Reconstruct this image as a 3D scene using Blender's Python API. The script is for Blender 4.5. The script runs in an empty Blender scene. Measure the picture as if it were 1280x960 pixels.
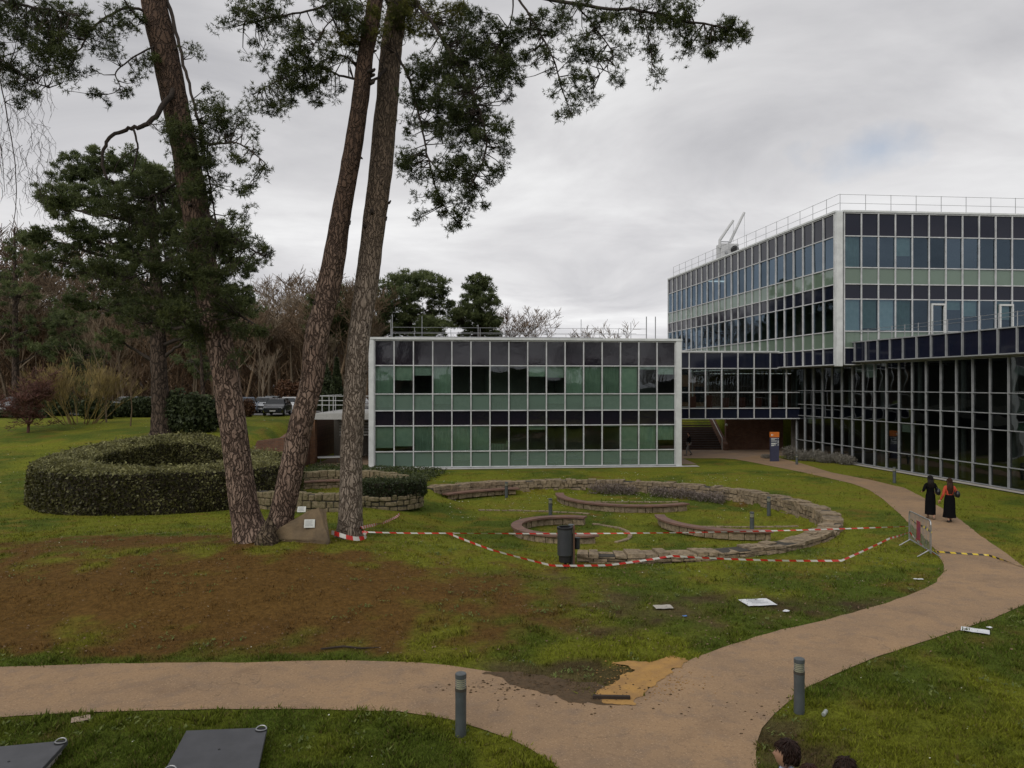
import bpy, bmesh, math, random
import numpy as np
from mathutils import Vector, Matrix
R = math.radians
rng = np.random.default_rng(7)
random.seed(7)
scn = bpy.context.scene
COL = scn.collection
H = 5.2; F = 960.0; HY = 482.0          # eye height, focal length and horizon in photograph pixels

# ------------------------------------------------------------------ basics
def ss(t):
    t = np.clip(t, 0, 1); return t*t*(3-2*t)

_nt = {}
def vnoise(x, y, seed=0):
    if seed not in _nt: _nt[seed] = np.random.default_rng(100+seed).random((256, 256))
    T = _nt[seed]
    x = np.asarray(x, float)+1000; y = np.asarray(y, float)+1000
    xi = np.floor(x).astype(int); yi = np.floor(y).astype(int)
    fx = x-xi; fy = y-yi; fx = fx*fx*(3-2*fx); fy = fy*fy*(3-2*fy)
    a = T[xi % 256, yi % 256]; b = T[(xi+1) % 256, yi % 256]; c = T[xi % 256, (yi+1) % 256]; d = T[(xi+1) % 256, (yi+1) % 256]
    return (a*(1-fx)+b*fx)*(1-fy)+(c*(1-fx)+d*fx)*fy
def fbm(x, y, s, seed=0, o=4):
    v = 0; a = .5; t = 0
    for k in range(o):
        v = v+a*vnoise(np.asarray(x)*s, np.asarray(y)*s, seed+k); t += a; a *= .55; s *= 2.1
    return v/t

RC = (3.1, 32.3)      # ring garden centre
PC = (-9.0, 38.5)     # small stone seat ring
def gz(x, y):
    x = np.asarray(x, float); y = np.asarray(y, float)
    rise = 2.6*ss((y-30)/28)*ss((-13.6-x)/3.5)
    back = 2.6*np.where(x < 11.5, ss((y-60)/1.5), np.where(x < 17.6, ss((y-62.2)/5)*.96, ss((y-64)/1.)))
    z = np.maximum(rise, back)
    wx = np.where(x < -7, 15, 5.2); wy = np.where(y < 21, 4.6, 6.5)
    z = z+.75*np.exp(-((x+7)/wx)**2-((y-21)/wy)**2)*ss((y-14.7)/3.5)
    r = np.hypot(x-RC[0], y-RC[1])
    w = .35+4.5*ss((-x-.2)/3)*ss((39-y)/3)
    z = z-.6*ss((9.5-r)/w)*ss((y-22)/7)
    r2 = np.hypot(x-PC[0], y-PC[1])
    z = z-.35*ss((3.1-r2)/.25)
    far = ss((y-75)/60)
    z = z+far*0.8*(fbm(x, y, .02, 3)-.5)
    return z
def P(px, py, Y):     # point at distance Y seen at a pixel
    return Vector(((px-640)/F*Y, Y, H-(py-HY)/F*Y))
def G(px, py, h=0.0): # ground point seen at a pixel
    a = (px-640)/F; b = (py-HY)/F
    lo, Y = 5.0, 5.0
    while Y < 400:
        if H-b*Y-h <= float(gz(a*Y, Y)): break
        Y += .1
    return Vector((a*Y, Y, float(gz(a*Y, Y))))

def tag(o, label=None, cat=None, group=None, kind=None):
    if label: o['label'] = label
    if cat: o['category'] = cat
    if group: o['group'] = group
    if kind: o['kind'] = kind
    return o
def empty(name, loc=(0, 0, 0), rz=0, label=None, cat=None, group=None):
    o = bpy.data.objects.new(name, None); COL.objects.link(o)
    o.location = loc; o.rotation_euler = (0, 0, rz); o.empty_display_size = .2
    return tag(o, label, cat, group)
def copy_tree(o, parent=None):
    c = o.copy(); COL.objects.link(c); c.parent = parent
    for ch in list(o.children): copy_tree(ch, c)
    return c

class MB:
    def __init__(s): s.v = []; s.f = []
    def add(s, vs, fs):
        n = len(s.v); s.v += [tuple(v) for v in vs]; s.f += [tuple(i+n for i in f) for f in fs]; return s
    def box(s, lo, hi, M=None):
        x0, y0, z0 = lo; x1, y1, z1 = hi
        vs = [(x0,y0,z0),(x1,y0,z0),(x1,y1,z0),(x0,y1,z0),(x0,y0,z1),(x1,y0,z1),(x1,y1,z1),(x0,y1,z1)]
        if M is not None: vs = [M @ Vector(v) for v in vs]
        return s.add(vs, [(0,3,2,1),(4,5,6,7),(0,1,5,4),(1,2,6,5),(2,3,7,6),(3,0,4,7)])
    def tube(s, pts, rad, seg=8, cap=True, noise=0):
        pts = [Vector(p) for p in pts]
        if not hasattr(rad, '__len__'): rad = [rad]*len(pts)
        n = len(s.v); up = None
        for i, p in enumerate(pts):
            t = (pts[min(i+1, len(pts)-1)]-pts[max(i-1, 0)])
            if t.length < 1e-9: t = Vector((0, 0, 1))
            t.normalize()
            if up is None:
                a = Vector((1, 0, 0)) if abs(t.x) < .8 else Vector((0, 1, 0))
                up = t.cross(a).normalized()
            up = (up-t*up.dot(t)).normalized(); b = t.cross(up)
            for k in range(seg):
                an = 2*math.pi*k/seg; r = rad[i]*(1+(random.uniform(-noise, noise) if noise else 0))
                s.v.append(tuple(p+up*math.cos(an)*r+b*math.sin(an)*r))
        for i in range(len(pts)-1):
            for k in range(seg):
                a = n+i*seg+k; b2 = n+i*seg+(k+1) % seg
                s.f.append((a, b2, b2+seg, a+seg))
        if cap:
            s.f.append(tuple(n+k for k in range(seg))[::-1]); m = n+(len(pts)-1)*seg
            s.f.append(tuple(m+k for k in range(seg)))
        return s
    def lathe(s, prof, seg=20, M=None):
        n = len(s.v)
        for (r, z) in prof:
            for k in range(seg):
                a = 2*math.pi*k/seg; v = Vector((r*math.cos(a), r*math.sin(a), z))
                s.v.append(tuple(M @ v if M is not None else v))
        for i in range(len(prof)-1):
            for k in range(seg):
                a = n+i*seg+k; b = n+i*seg+(k+1) % seg
                s.f.append((a, b, b+seg, a+seg))
        s.f.append(tuple(n+k for k in range(seg))[::-1]); m = n+(len(prof)-1)*seg
        s.f.append(tuple(m+k for k in range(seg)))
        return s
    def build(s, name, m, parent=None, smooth=False, bevel=0, uv=None):
        me = bpy.data.meshes.new(name); me.from_pydata(s.v, [], s.f)
        if bevel:
            bm = bmesh.new(); bm.from_mesh(me)
            bmesh.ops.bevel(bm, geom=bm.edges[:], offset=bevel, segments=1, affect='EDGES', clamp_overlap=True)
            bm.to_mesh(me); bm.free()
        if smooth: me.polygons.foreach_set('use_smooth', [True]*len(me.polygons))
        me.materials.append(m); me.update()
        o = bpy.data.objects.new(name, me); COL.objects.link(o); o.parent = parent
        return o
def npmesh(name, V, Fc, m, parent=None, attr=None, col=None, smooth=False):
    me = bpy.data.meshes.new(name); k = Fc.shape[1]
    me.vertices.add(len(V)); me.vertices.foreach_set('co', np.ascontiguousarray(V, dtype=np.float32).ravel())
    me.loops.add(Fc.size); me.loops.foreach_set('vertex_index', np.ascontiguousarray(Fc, dtype=np.int32).ravel())
    me.polygons.add(len(Fc)); me.polygons.foreach_set('loop_start', np.arange(0, Fc.size, k, dtype=np.int32))
    me.polygons.foreach_set('loop_total', np.full(len(Fc), k, dtype=np.int32))
    if smooth: me.polygons.foreach_set('use_smooth', np.ones(len(Fc), dtype=bool))
    me.update(calc_edges=True)
    if attr is not None:
        a = me.attributes.new('var', 'FLOAT', 'POINT'); a.data.foreach_set('value', np.ascontiguousarray(attr, dtype=np.float32))
    if col is not None:
        a = me.attributes.new('gcol', 'FLOAT_COLOR', 'POINT')
        c = np.ones((len(V), 4), dtype=np.float32); c[:, :3] = col; a.data.foreach_set('color', c.ravel())
    me.materials.append(m)
    o = bpy.data.objects.new(name, me); COL.objects.link(o); o.parent = parent
    return o

# ------------------------------------------------------------------ materials
def newmat(name):
    m = bpy.data.materials.new(name); m.use_nodes = True; nt = m.node_tree
    return m, nt, nt.nodes['Principled BSDF'], nt.nodes['Material Output']
def N(nt, typ, **kw):
    n = nt.nodes.new(typ)
    for k, v in kw.items():
        if k == 'inp':
            for a, b in v.items(): n.inputs[a].default_value = b
        else: setattr(n, k, v)
    return n
def noise_mix(nt, c1, c2, scale, detail=6, vec=None, lo=.35, hi=.65, rough=.6):
    n = N(nt, 'ShaderNodeTexNoise', inp={'Scale': scale, 'Detail': detail, 'Roughness': rough})
    if vec: nt.links.new(vec, n.inputs['Vector'])
    r = N(nt, 'ShaderNodeMapRange', inp={'From Min': lo, 'From Max': hi}); nt.links.new(n.outputs['Fac'], r.inputs['Value'])
    mx = N(nt, 'ShaderNodeMix', data_type='RGBA'); nt.links.new(r.outputs[0], mx.inputs[0])
    for i, c in ((6, c1), (7, c2)):
        if hasattr(c, 'is_linked') or not isinstance(c, tuple): nt.links.new(c, mx.inputs[i])
        else: mx.inputs[i].default_value = (*c, 1)
    return mx.outputs[2], n.outputs['Fac']
def mat(name, c, rough=.6, c2=None, scale=8, metal=0, bump=0, bscale=30, spec=.5, coat=0):
    m, nt, b, o = newmat(name)
    b.inputs['Roughness'].default_value = rough; b.inputs['Metallic'].default_value = metal
    b.inputs['Specular IOR Level'].default_value = spec; b.inputs['Coat Weight'].default_value = coat
    tc = N(nt, 'ShaderNodeTexCoord').outputs['Object']
    if c2 is None: c2 = tuple(x*.8 for x in c)
    co, f = noise_mix(nt, c, c2, scale, vec=tc); nt.links.new(co, b.inputs['Base Color'])
    if bump:
        n = N(nt, 'ShaderNodeTexNoise', inp={'Scale': bscale, 'Detail': 5}); nt.links.new(tc, n.inputs['Vector'])
        bp = N(nt, 'ShaderNodeBump', inp={'Strength': 1, 'Distance': bump}); nt.links.new(n.outputs['Fac'], bp.inputs['Height'])
        nt.links.new(bp.outputs[0], b.inputs['Normal'])
    return m
def leafmat(name, c, c2, rough=.6, trans=.25):
    m, nt, b, o = newmat(name)
    a = N(nt, 'ShaderNodeAttribute', attribute_name='var')
    mx = N(nt, 'ShaderNodeMix', data_type='RGBA'); nt.links.new(a.outputs['Fac'], mx.inputs[0])
    mx.inputs[6].default_value = (*c, 1); mx.inputs[7].default_value = (*c2, 1)
    nt.links.new(mx.outputs[2], b.inputs['Base Color']); b.inputs['Roughness'].default_value = rough
    b.inputs['Specular IOR Level'].default_value = .3
    t = N(nt, 'ShaderNodeBsdfTranslucent'); nt.links.new(mx.outputs[2], t.inputs['Color'])
    ms = N(nt, 'ShaderNodeMixShader', inp={0: trans})
    nt.links.new(b.outputs[0], ms.inputs[1]); nt.links.new(t.outputs[0], ms.inputs[2]); nt.links.new(ms.outputs[0], o.inputs['Surface'])
    return m
def barkmat(name, c, c2, crack, s=9, zs=.3, dist=.03, hi=None):
    m, nt, b, o = newmat(name)
    tc = N(nt, 'ShaderNodeTexCoord').outputs['Object']
    nz = N(nt, 'ShaderNodeTexNoise', inp={'Scale': 3.0, 'Detail': 4}); nt.links.new(tc, nz.inputs['Vector'])
    wv = N(nt, 'ShaderNodeVectorMath', operation='MULTIPLY_ADD'); nt.links.new(nz.outputs['Color'], wv.inputs[0])
    wv.inputs[1].default_value = (.35, .35, .35); nt.links.new(tc, wv.inputs[2])
    mp = N(nt, 'ShaderNodeMapping'); mp.inputs['Scale'].default_value = (1, 1, zs); nt.links.new(wv.outputs[0], mp.inputs['Vector'])
    vo = N(nt, 'ShaderNodeTexVoronoi', feature='DISTANCE_TO_EDGE', inp={'Scale': s}); nt.links.new(mp.outputs[0], vo.inputs['Vector'])
    vc = N(nt, 'ShaderNodeTexVoronoi', inp={'Scale': s}); nt.links.new(mp.outputs[0], vc.inputs['Vector'])
    r = N(nt, 'ShaderNodeMapRange', interpolation_type='SMOOTHSTEP', inp={'From Min': -.02, 'From Max': .20}); nt.links.new(vo.outputs['Distance'], r.inputs['Value'])
    co, f = noise_mix(nt, c, c2, 1.3, vec=tc, lo=.4, hi=.6)
    co2, f2 = noise_mix(nt, co, tuple(x*1.35 for x in c), 14, vec=mp.outputs[0], lo=.45, hi=.75)
    if hi:   # thinner darker bark high on the stem, as on Scots pines
        sz = N(nt, 'ShaderNodeSeparateXYZ'); nt.links.new(tc, sz.inputs[0])
        mr = N(nt, 'ShaderNodeMapRange', inp={'From Min': 7.0, 'From Max': 10.5}); nt.links.new(sz.outputs['Z'], mr.inputs['Value'])
        mh = N(nt, 'ShaderNodeMix', data_type='RGBA'); nt.links.new(mr.outputs[0], mh.inputs[0]); nt.links.new(co2, mh.inputs[6]); mh.inputs[7].default_value = (*hi, 1); co2 = mh.outputs[2]
    mx = N(nt, 'ShaderNodeMix', data_type='RGBA'); nt.links.new(r.outputs[0], mx.inputs[0])
    mx.inputs[6].default_value = (*crack, 1); nt.links.new(co2, mx.inputs[7]); nt.links.new(mx.outputs[2], b.inputs['Base Color'])
    ad = N(nt, 'ShaderNodeMath', operation='MULTIPLY_ADD', inp={1: .35}); nt.links.new(f2, ad.inputs[0]); nt.links.new(r.outputs[0], ad.inputs[2])
    bp = N(nt, 'ShaderNodeBump', inp={'Strength': 1, 'Distance': dist}); nt.links.new(ad.outputs[0], bp.inputs['Height'])
    nt.links.new(bp.outputs[0], b.inputs['Normal']); b.inputs['Roughness'].default_value = .9
    b.inputs['Specular IOR Level'].default_value = .15
    return m
def glassmat(name, tint, refl=.05, film=None, filmfac=0, gl=(.9, .95, 1)):
    m, nt, b, o = newmat(name); nt.nodes.remove(b)
    t = N(nt, 'ShaderNodeBsdfTransparent')
    oi_ = N(nt, 'ShaderNodeObjectInfo'); vr = N(nt, 'ShaderNodeMapRange', inp={'To Min': .82, 'To Max': 1.10}); nt.links.new(oi_.outputs['Random'], vr.inputs['Value'])
    vs_c = N(nt, 'ShaderNodeVectorMath', operation='SCALE'); vs_c.inputs[0].default_value = tint; nt.links.new(vr.outputs[0], vs_c.inputs['Scale']); nt.links.new(vs_c.outputs[0], t.inputs[0])
    src = t.outputs[0]
    if film:
        d = N(nt, 'ShaderNodeBsdfDiffuse'); d.inputs[0].default_value = (*film, 1)
        mm = N(nt, 'ShaderNodeMixShader', inp={0: filmfac}); nt.links.new(src, mm.inputs[1]); nt.links.new(d.outputs[0], mm.inputs[2]); src = mm.outputs[0]
    g = N(nt, 'ShaderNodeBsdfGlossy', inp={'Roughness': .015}); g.inputs[0].default_value = (*gl, 1)
    fr = N(nt, 'ShaderNodeFresnel', inp={'IOR': 1.5})
    ad = N(nt, 'ShaderNodeMath', operation='ADD', use_clamp=True, inp={1: refl}); nt.links.new(fr.outputs[0], ad.inputs[0])
    rr_ = N(nt, 'ShaderNodeMapRange', inp={'To Min': refl*.3, 'To Max': refl*1.7}); nt.links.new(oi_.outputs['Random'], rr_.inputs['Value']); nt.links.new(rr_.outputs[0], ad.inputs[1])
    tc = N(nt, 'ShaderNodeTexCoord').outputs['Object']
    n = N(nt, 'ShaderNodeTexNoise', inp={'Scale': .9, 'Detail': 1}); nt.links.new(tc, n.inputs['Vector'])
    bp = N(nt, 'ShaderNodeBump', inp={'Strength': .5, 'Distance': .012}); nt.links.new(n.outputs['Fac'], bp.inputs['Height'])
    nt.links.new(bp.outputs[0], g.inputs['Normal'])
    ms = N(nt, 'ShaderNodeMixShader'); nt.links.new(ad.outputs[0], ms.inputs[0]); nt.links.new(src, ms.inputs[1]); nt.links.new(g.outputs[0], ms.inputs[2])
    nt.links.new(ms.outputs[0], o.inputs['Surface'])
    return m
def stripemat(name, c1, c2, period=.5):
    m, nt, b, o = newmat(name)
    a = N(nt, 'ShaderNodeAttribute', attribute_name='var')
    f = N(nt, 'ShaderNodeMath', operation='MULTIPLY', inp={1: 1/period}); nt.links.new(a.outputs['Fac'], f.inputs[0])
    fr = N(nt, 'ShaderNodeMath', operation='FRACT'); nt.links.new(f.outputs[0], fr.inputs[0])
    gt = N(nt, 'ShaderNodeMath', operation='GREATER_THAN', inp={1: .5}); nt.links.new(fr.outputs[0], gt.inputs[0])
    mx = N(nt, 'ShaderNodeMix', data_type='RGBA'); nt.links.new(gt.outputs[0], mx.inputs[0])
    mx.inputs[6].default_value = (*c1, 1); mx.inputs[7].default_value = (*c2, 1)
    nt.links.new(mx.outputs[2], b.inputs['Base Color']); b.inputs['Roughness'].default_value = .35
    return m
def brickmat(name, c1, c2, mortar, scale=1.0, rot=(R(90), 0, 0)):
    m, nt, b, o = newmat(name)
    tc = N(nt, 'ShaderNodeTexCoord').outputs['Object']
    mp = N(nt, 'ShaderNodeMapping'); mp.inputs['Rotation'].default_value = rot; nt.links.new(tc, mp.inputs['Vector'])
    br = N(nt, 'ShaderNodeTexBrick', inp={'Scale': 1/scale, 'Brick Width': .24, 'Row Height': .085, 'Mortar Size': .008})
    nt.links.new(mp.outputs[0], br.inputs['Vector'])
    for k, c in (('Color1', c1), ('Color2', c2), ('Mortar', mortar)): br.inputs[k].default_value = (*c, 1)
    co, f = noise_mix(nt, br.outputs['Color'], tuple(x*.5 for x in c1), 2.5, vec=tc, lo=.45, hi=.8)
    nt.links.new(co, b.inputs['Base Color']); b.inputs['Roughness'].default_value = .9
    bp = N(nt, 'ShaderNodeBump', inp={'Strength': .6, 'Distance': .01}); bp.invert = True; nt.links.new(br.outputs['Fac'], bp.inputs['Height'])
    nt.links.new(bp.outputs[0], b.inputs['Normal'])
    return m

def stonemat(name, c1, c2, c3):
    m, nt, b, o = newmat(name); tc = N(nt, 'ShaderNodeTexCoord').outputs['Object']
    vo = N(nt, 'ShaderNodeTexVoronoi', inp={'Scale': 3.1}); nt.links.new(tc, vo.inputs['Vector'])
    sp_ = N(nt, 'ShaderNodeSeparateColor'); nt.links.new(vo.outputs['Color'], sp_.inputs[0])
    mx = N(nt, 'ShaderNodeMix', data_type='RGBA'); nt.links.new(sp_.outputs[0], mx.inputs[0]); mx.inputs[6].default_value = (*c1, 1); mx.inputs[7].default_value = (*c3, 1)
    co, f = noise_mix(nt, mx.outputs[2], c2, 7, vec=tc, lo=.42, hi=.68, detail=8); nt.links.new(co, b.inputs['Base Color']); b.inputs['Roughness'].default_value = .95
    n = N(nt, 'ShaderNodeTexNoise', inp={'Scale': 11, 'Detail': 7, 'Roughness': .65}); nt.links.new(tc, n.inputs['Vector'])
    bp = N(nt, 'ShaderNodeBump', inp={'Strength': 1, 'Distance': .05}); nt.links.new(n.outputs['Fac'], bp.inputs['Height']); nt.links.new(bp.outputs[0], b.inputs['Normal'])
    b.inputs['Specular IOR Level'].default_value = .2
    return m
M_white = mat('white_metal', (.66, .68, .68), .35, (.52, .54, .54), 1.5)
M_frame = mat('aluminium_frame', (.58, .59, .60), .4, (.42, .43, .44), 2)
M_span = mat('spandrel_glass', (.009, .010, .015), .06, (.016, .013, .019), .6, spec=.7, bump=.006, bscale=1.4)
M_span2 = mat('spandrel_glass_plum', (.008, .011, .024), .07, (.012, .013, .026), .6, spec=.34)
M_glassL = glassmat('green_glass', (.74, .90, .82), .03)
M_lowL = glassmat('green_low_glass', (.60, .74, .67), .03, (.20, .29, .24), .5)
M_glassR = glassmat('dark_glass', (.50, .57, .55), .05)
M_glassU = glassmat('blue_grey_glass', (.46, .60, .62), .05, gl=(.58, .78, 1))  # bluish gloss tint: the blue of reflected sky put into the colour
M_lowU = glassmat('green_low_glass_upper', (.42, .56, .48), .01, (.22, .30, .23), .6)
M_blind = mat('blind_fabric', (.58, .62, .54), .9, (.45, .52, .45), 3)
M_blindw = mat('white_blind_fabric', (.7, .74, .70), .9)
M_curtain = mat('curtain_fabric', (.54, .60, .52), .9, (.36, .43, .36), 1.6, bump=.02, bscale=6)
M_int = mat('interior_wall', (.20, .185, .16), .9)
M_slab = mat('concrete_slab', (.25, .25, .23), .9)
M_roof = mat('roof_gravel', (.25, .25, .24), .9)
M_framed = mat('grey_frame', (.30, .31, .32), .45, (.22, .23, .24), 2)
M_steel = mat('galvanised_steel', (.35, .36, .37), .4, metal=.6)
M_dark = mat('dark_paint', (.03, .033, .036), .5)
M_black = mat('black_matt', (.012, .012, .013), .6)
M_brick = brickmat('red_brick', (.17, .075, .04), (.11, .05, .03), (.12, .10, .08))
M_brickl = brickmat('orange_brick', (.26, .12, .055), (.19, .09, .045), (.2, .17, .13))
M_stone = stonemat('rubble_stone', (.36, .28, .185), (.15, .115, .075), (.25, .20, .14))
M_stone2 = stonemat('mossy_rubble_stone', (.27, .215, .14), (.11, .10, .05), (.20, .165, .10))
M_mortar = mat('wall_core', (.05, .045, .035), 1)
M_wood = mat('bench_wood', (.21, .115, .082), .7, (.14, .08, .06), 3, bump=.004, bscale=20)
M_bollard = mat('bollard_paint', (.085, .098, .102), .45, (.06, .07, .075), 5, bump=.001, bscale=60)
M_lens = mat('bollard_lens', (.42, .42, .30), .3)
M_barkA = barkmat('pine_bark_red', (.25, .18, .14), (.165, .112, .086), (.050, .034, .026), 10.5, .20, .045, hi=(.105, .068, .048))
M_barkU = barkmat('pine_bark_upper', (.085, .052, .036), (.055, .036, .028), (.012, .009, .007), 8, .3, .03)
M_barkC = barkmat('pine_bark_grey', (.29, .24, .195), (.21, .17, .135), (.085, .065, .050), 12, .18, .035, hi=(.20, .15, .11))
M_barkD = barkmat('far_bark', (.09, .065, .05), (.06, .045, .035), (.02, .015, .012), 5, .3, .03)
M_twig = mat('twig', (.04, .028, .02), .9, (.025, .018, .014), 5)
M_bare = mat('bare_branches', (.17, .115, .068), .9, (.095, .064, .040), .6)
M_bareP = mat('pale_bare_branches', (.20, .155, .105), .9, (.12, .09, .06), .6)
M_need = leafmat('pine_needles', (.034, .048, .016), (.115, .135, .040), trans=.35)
M_needY = leafmat('pine_needles_yellow', (.07, .08, .016), (.20, .19, .04), trans=.35)  # yellow-green needles near the top of the stem
M_needF = leafmat('far_needles', (.050, .072, .026), (.175, .205, .080), trans=.4)
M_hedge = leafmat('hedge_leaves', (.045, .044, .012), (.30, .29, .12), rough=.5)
M_ivy = leafmat('ivy_leaves', (.02, .032, .010), (.10, .12, .045), rough=.45)
M_grey = leafmat('silver_leaves', (.13, .12, .10), (.30, .28, .24))
M_brownl = leafmat('dry_leaves', (.06, .03, .018), (.14, .07, .035))
M_dgreen = leafmat('dark_shrub_leaves', (.020, .030, .013), (.075, .095, .038))
M_yel = mat('yellow_twigs', (.30, .225, .07), .8, (.10, .07, .03), 2)
M_red = mat('red_twigs', (.12, .045, .03), .8, (.07, .03, .022), 2)
M_tapeR = stripemat('red_white_tape', (.50, .025, .018), (.58, .57, .53), .42)
M_tapeY = stripemat('yellow_black_tape', (.60, .45, .02), (.012, .012, .012), .30)
# ------------------------------------------------------------------ ground
PATH_L = [(-60,835),(0,835),(75,832),(150,830),(230,829),(300,829),(370,827),(430,826),(475,827),(520,829),(560,833),(600,838),(640,845),(680,853),(712,861),(740,869),(765,877),(785,883),
          (806,866),(828,848),(856,829),(900,811),(960,792),(1040,774),(1100,757),(1150,739),(1170,728),(1179,716),(1179,706),(1169,688),(1152,668),(1134,652),(1125,643),(1115,634),(1102,623),(1087,613),(1066,605),(1040,599),(1010,592),(975,585),(940,578),(918,574)]
PATH_R = [(952,569),(975,573),(1000,579),(1020,585),(1040,591),(1066,596),(1092,601),(1112,606),(1130,610),(1152,621),(1175,634),(1199,649),(1213,660),(1227,671),(1253,689),(1280,709),(1325,738),(1330,742),
          (1280,757),(1240,774),(1200,788),(1160,801),(1120,814),(1080,828),(1040,845),(1010,860),(985,878),(967,894),(953,912),(947,928),(945,945),(948,1000),(950,1060)]
PATH_B = [(780,1060),(735,990),(690,955),(665,938),(640,925),(600,911),(560,900),(530,894),(500,890),(400,887),(300,887),(200,889),(100,892),(0,897),(-60,899)]
def gp(px, py):
    Y = H*F/(py-HY); return ((px-640)/F*Y, Y)
poly = [gp(*p) for p in PATH_L+PATH_R+PATH_B]
poly_np = np.array(poly)
def in_poly(x, y, pl=poly_np):
    ins = np.zeros(x.shape, bool); n = len(pl)
    for i in range(n):
        x0, y0 = pl[i]; x1, y1 = pl[(i+1) % n]
        c = ((y0 > y) != (y1 > y)) & (x < (x1-x0)*(y-y0)/(y1-y0+1e-12)+x0)
        ins ^= c
    return ins
def pdist(x, y):
    d = np.full(x.shape, 1e9); n = len(poly_np)
    for i in range(n):
        a = poly_np[i]; b = poly_np[(i+1) % n]; ab = b-a; L = ab@ab+1e-12
        t = np.clip(((x-a[0])*ab[0]+(y-a[1])*ab[1])/L, 0, 1)
        d = np.minimum(d, np.hypot(x-a[0]-t*ab[0], y-a[1]-t*ab[1]))
    return d
def gauss(x, y, cx, cy, sx, sy): return np.exp(-((x-cx)/sx)**2-((y-cy)/sy)**2)
def ground_col(x, y):
    green = np.array((.155, .170, .017)); lush = np.array((.080, .110, .014)); olive = np.array((.180, .155, .022))
    brown = np.array((.125, .062, .019)); mud = np.array((.060, .040, .022)); yel = np.array((.19, .155, .025))
    n1 = fbm(x, y, .35, 11); n2 = fbm(x, y, 1.6, 21); n3 = fbm(x, y, .9, 31)
    c = green+(lush-green)*ss((n1-.42)*4+.9*gauss(x, y, -3, 9, 8, 2.6))[:, None]
    c = c+(olive-c)*(.75*ss((n2-.48)*4)*ss((y-17)/5))[:, None]
    w = 1.25*gauss(x, y, -4.2, 18.5, 5.5, 3.4)+1.1*gauss(x, y, -12, 17, 7, 2.8)+.8*gauss(x, y, -12, 22.5, 5, 1.2)+.5*gauss(x, y, -17, 20, 6, 3)
    w = w*ss((y-14)/1.2)
    wm = ss((w+(n2-.5)*1.5+(n1-.5)*.9+(n3-.5)*.7-.27)*1.35)
    c = c+(brown-c)*(wm*.92)[:, None]
    ed = ss((w+(n3-.5)-.12)*3)*(1-wm)
    c = c+(yel-c)*(.20*ed)[:, None]
    m = 1.3*gauss(x, y, 1.0, 13.7, 1.7, .75)+.8*gauss(x, y, 4.2, 10.9, .8, 1.2)+.55*gauss(x, y, 8.5, 18.3, 4, .9)+.5*gauss(x, y, 3, 18.5, 2.6, 1.8)+.5*gauss(x, y, 1.5, 20.6, 1.2, .6)+.3*gauss(x, y, 3.5, 16.2, 3, 1.4)
    mm = ss((m+(n2-.5)*1.1-.22)*1.8)
    mc = mud[None, :]+(np.array((.10, .08, .035))-mud)[None, :]*ss((n3-.38)*4)[:, None]
    c = c+(mc-c)*(mm*.9)[:, None]
    far = ss((y-62)/6)*ss((-9-x)/4+.8)
    c = c+(np.array((.075, .052, .034))-c)*(ss((y-80)/10))[:, None]
    c = c*(.86+.28*fbm(x, y, 5, 41))[:, None]
    return np.clip(c, 0, 1), np.clip(wm+mm, 0, 1)

def axis(segs):
    out = [segs[0][0]]
    for (a, b, n) in segs: out += list(np.linspace(a, b, n+1)[1:])
    return np.array(out)
xs = axis([(-700, -120, 12), (-120, -45, 25), (-45, -24, 40), (-24, 26, 250), (26, 60, 34), (60, 700, 14)])
ys = axis([(-500, -20, 10), (-20, 6, 20), (6, 48, 210), (48, 75, 90), (75, 150, 40), (150, 900, 14)])
XX, YY = np.meshgrid(xs, ys); ZZ = gz(XX, YY)
nx, ny = len(xs), len(ys); V = np.stack([XX.ravel(), YY.ravel(), ZZ.ravel()], 1)
gc, gw = ground_col(V[:, 0], V[:, 1])
V[:, 2] += .03*(fbm(V[:, 0], V[:, 1], 2.2, 51)-.5)*np.where(in_poly(V[:, 0], V[:, 1]) | (pdist(V[:, 0], V[:, 1]) < .35), 0, 1)
i = np.arange(nx*ny).reshape(ny, nx)
Fg = np.stack([i[:-1, :-1].ravel(), i[:-1, 1:].ravel(), i[1:, 1:].ravel(), i[1:, :-1].ravel()], 1)
m, nt, b, o = newmat('lawn_soil')
a = N(nt, 'ShaderNodeAttribute', attribute_name='gcol')
tc = N(nt, 'ShaderNodeTexCoord').outputs['Object']
n = N(nt, 'ShaderNodeTexNoise', inp={'Scale': 9, 'Detail': 8, 'Roughness': .75}); nt.links.new(tc, n.inputs['Vector'])
r = N(nt, 'ShaderNodeMapRange', inp={'From Min': .3, 'From Max': .7, 'To Min': .5, 'To Max': 1.5}); nt.links.new(n.outputs['Fac'], r.inputs['Value'])
mu = N(nt, 'ShaderNodeVectorMath', operation='SCALE'); nt.links.new(a.outputs['Color'], mu.inputs[0]); nt.links.new(r.outputs[0], mu.inputs['Scale'])
nt.links.new(mu.outputs[0], b.inputs['Base Color']); b.inputs['Roughness'].default_value = .95; b.inputs['Specular IOR Level'].default_value = .1
n2 = N(nt, 'ShaderNodeTexNoise', inp={'Scale': 22, 'Detail': 6, 'Roughness': .7}); nt.links.new(tc, n2.inputs['Vector'])
bp = N(nt, 'ShaderNodeBump', inp={'Strength': 1, 'Distance': .05}); nt.links.new(n2.outputs['Fac'], bp.inputs['Height']); nt.links.new(bp.outputs[0], b.inputs['Normal'])
tag(npmesh('ground', V, Fg, m, col=gc, smooth=True), kind='structure')
M_soil = m

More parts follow.
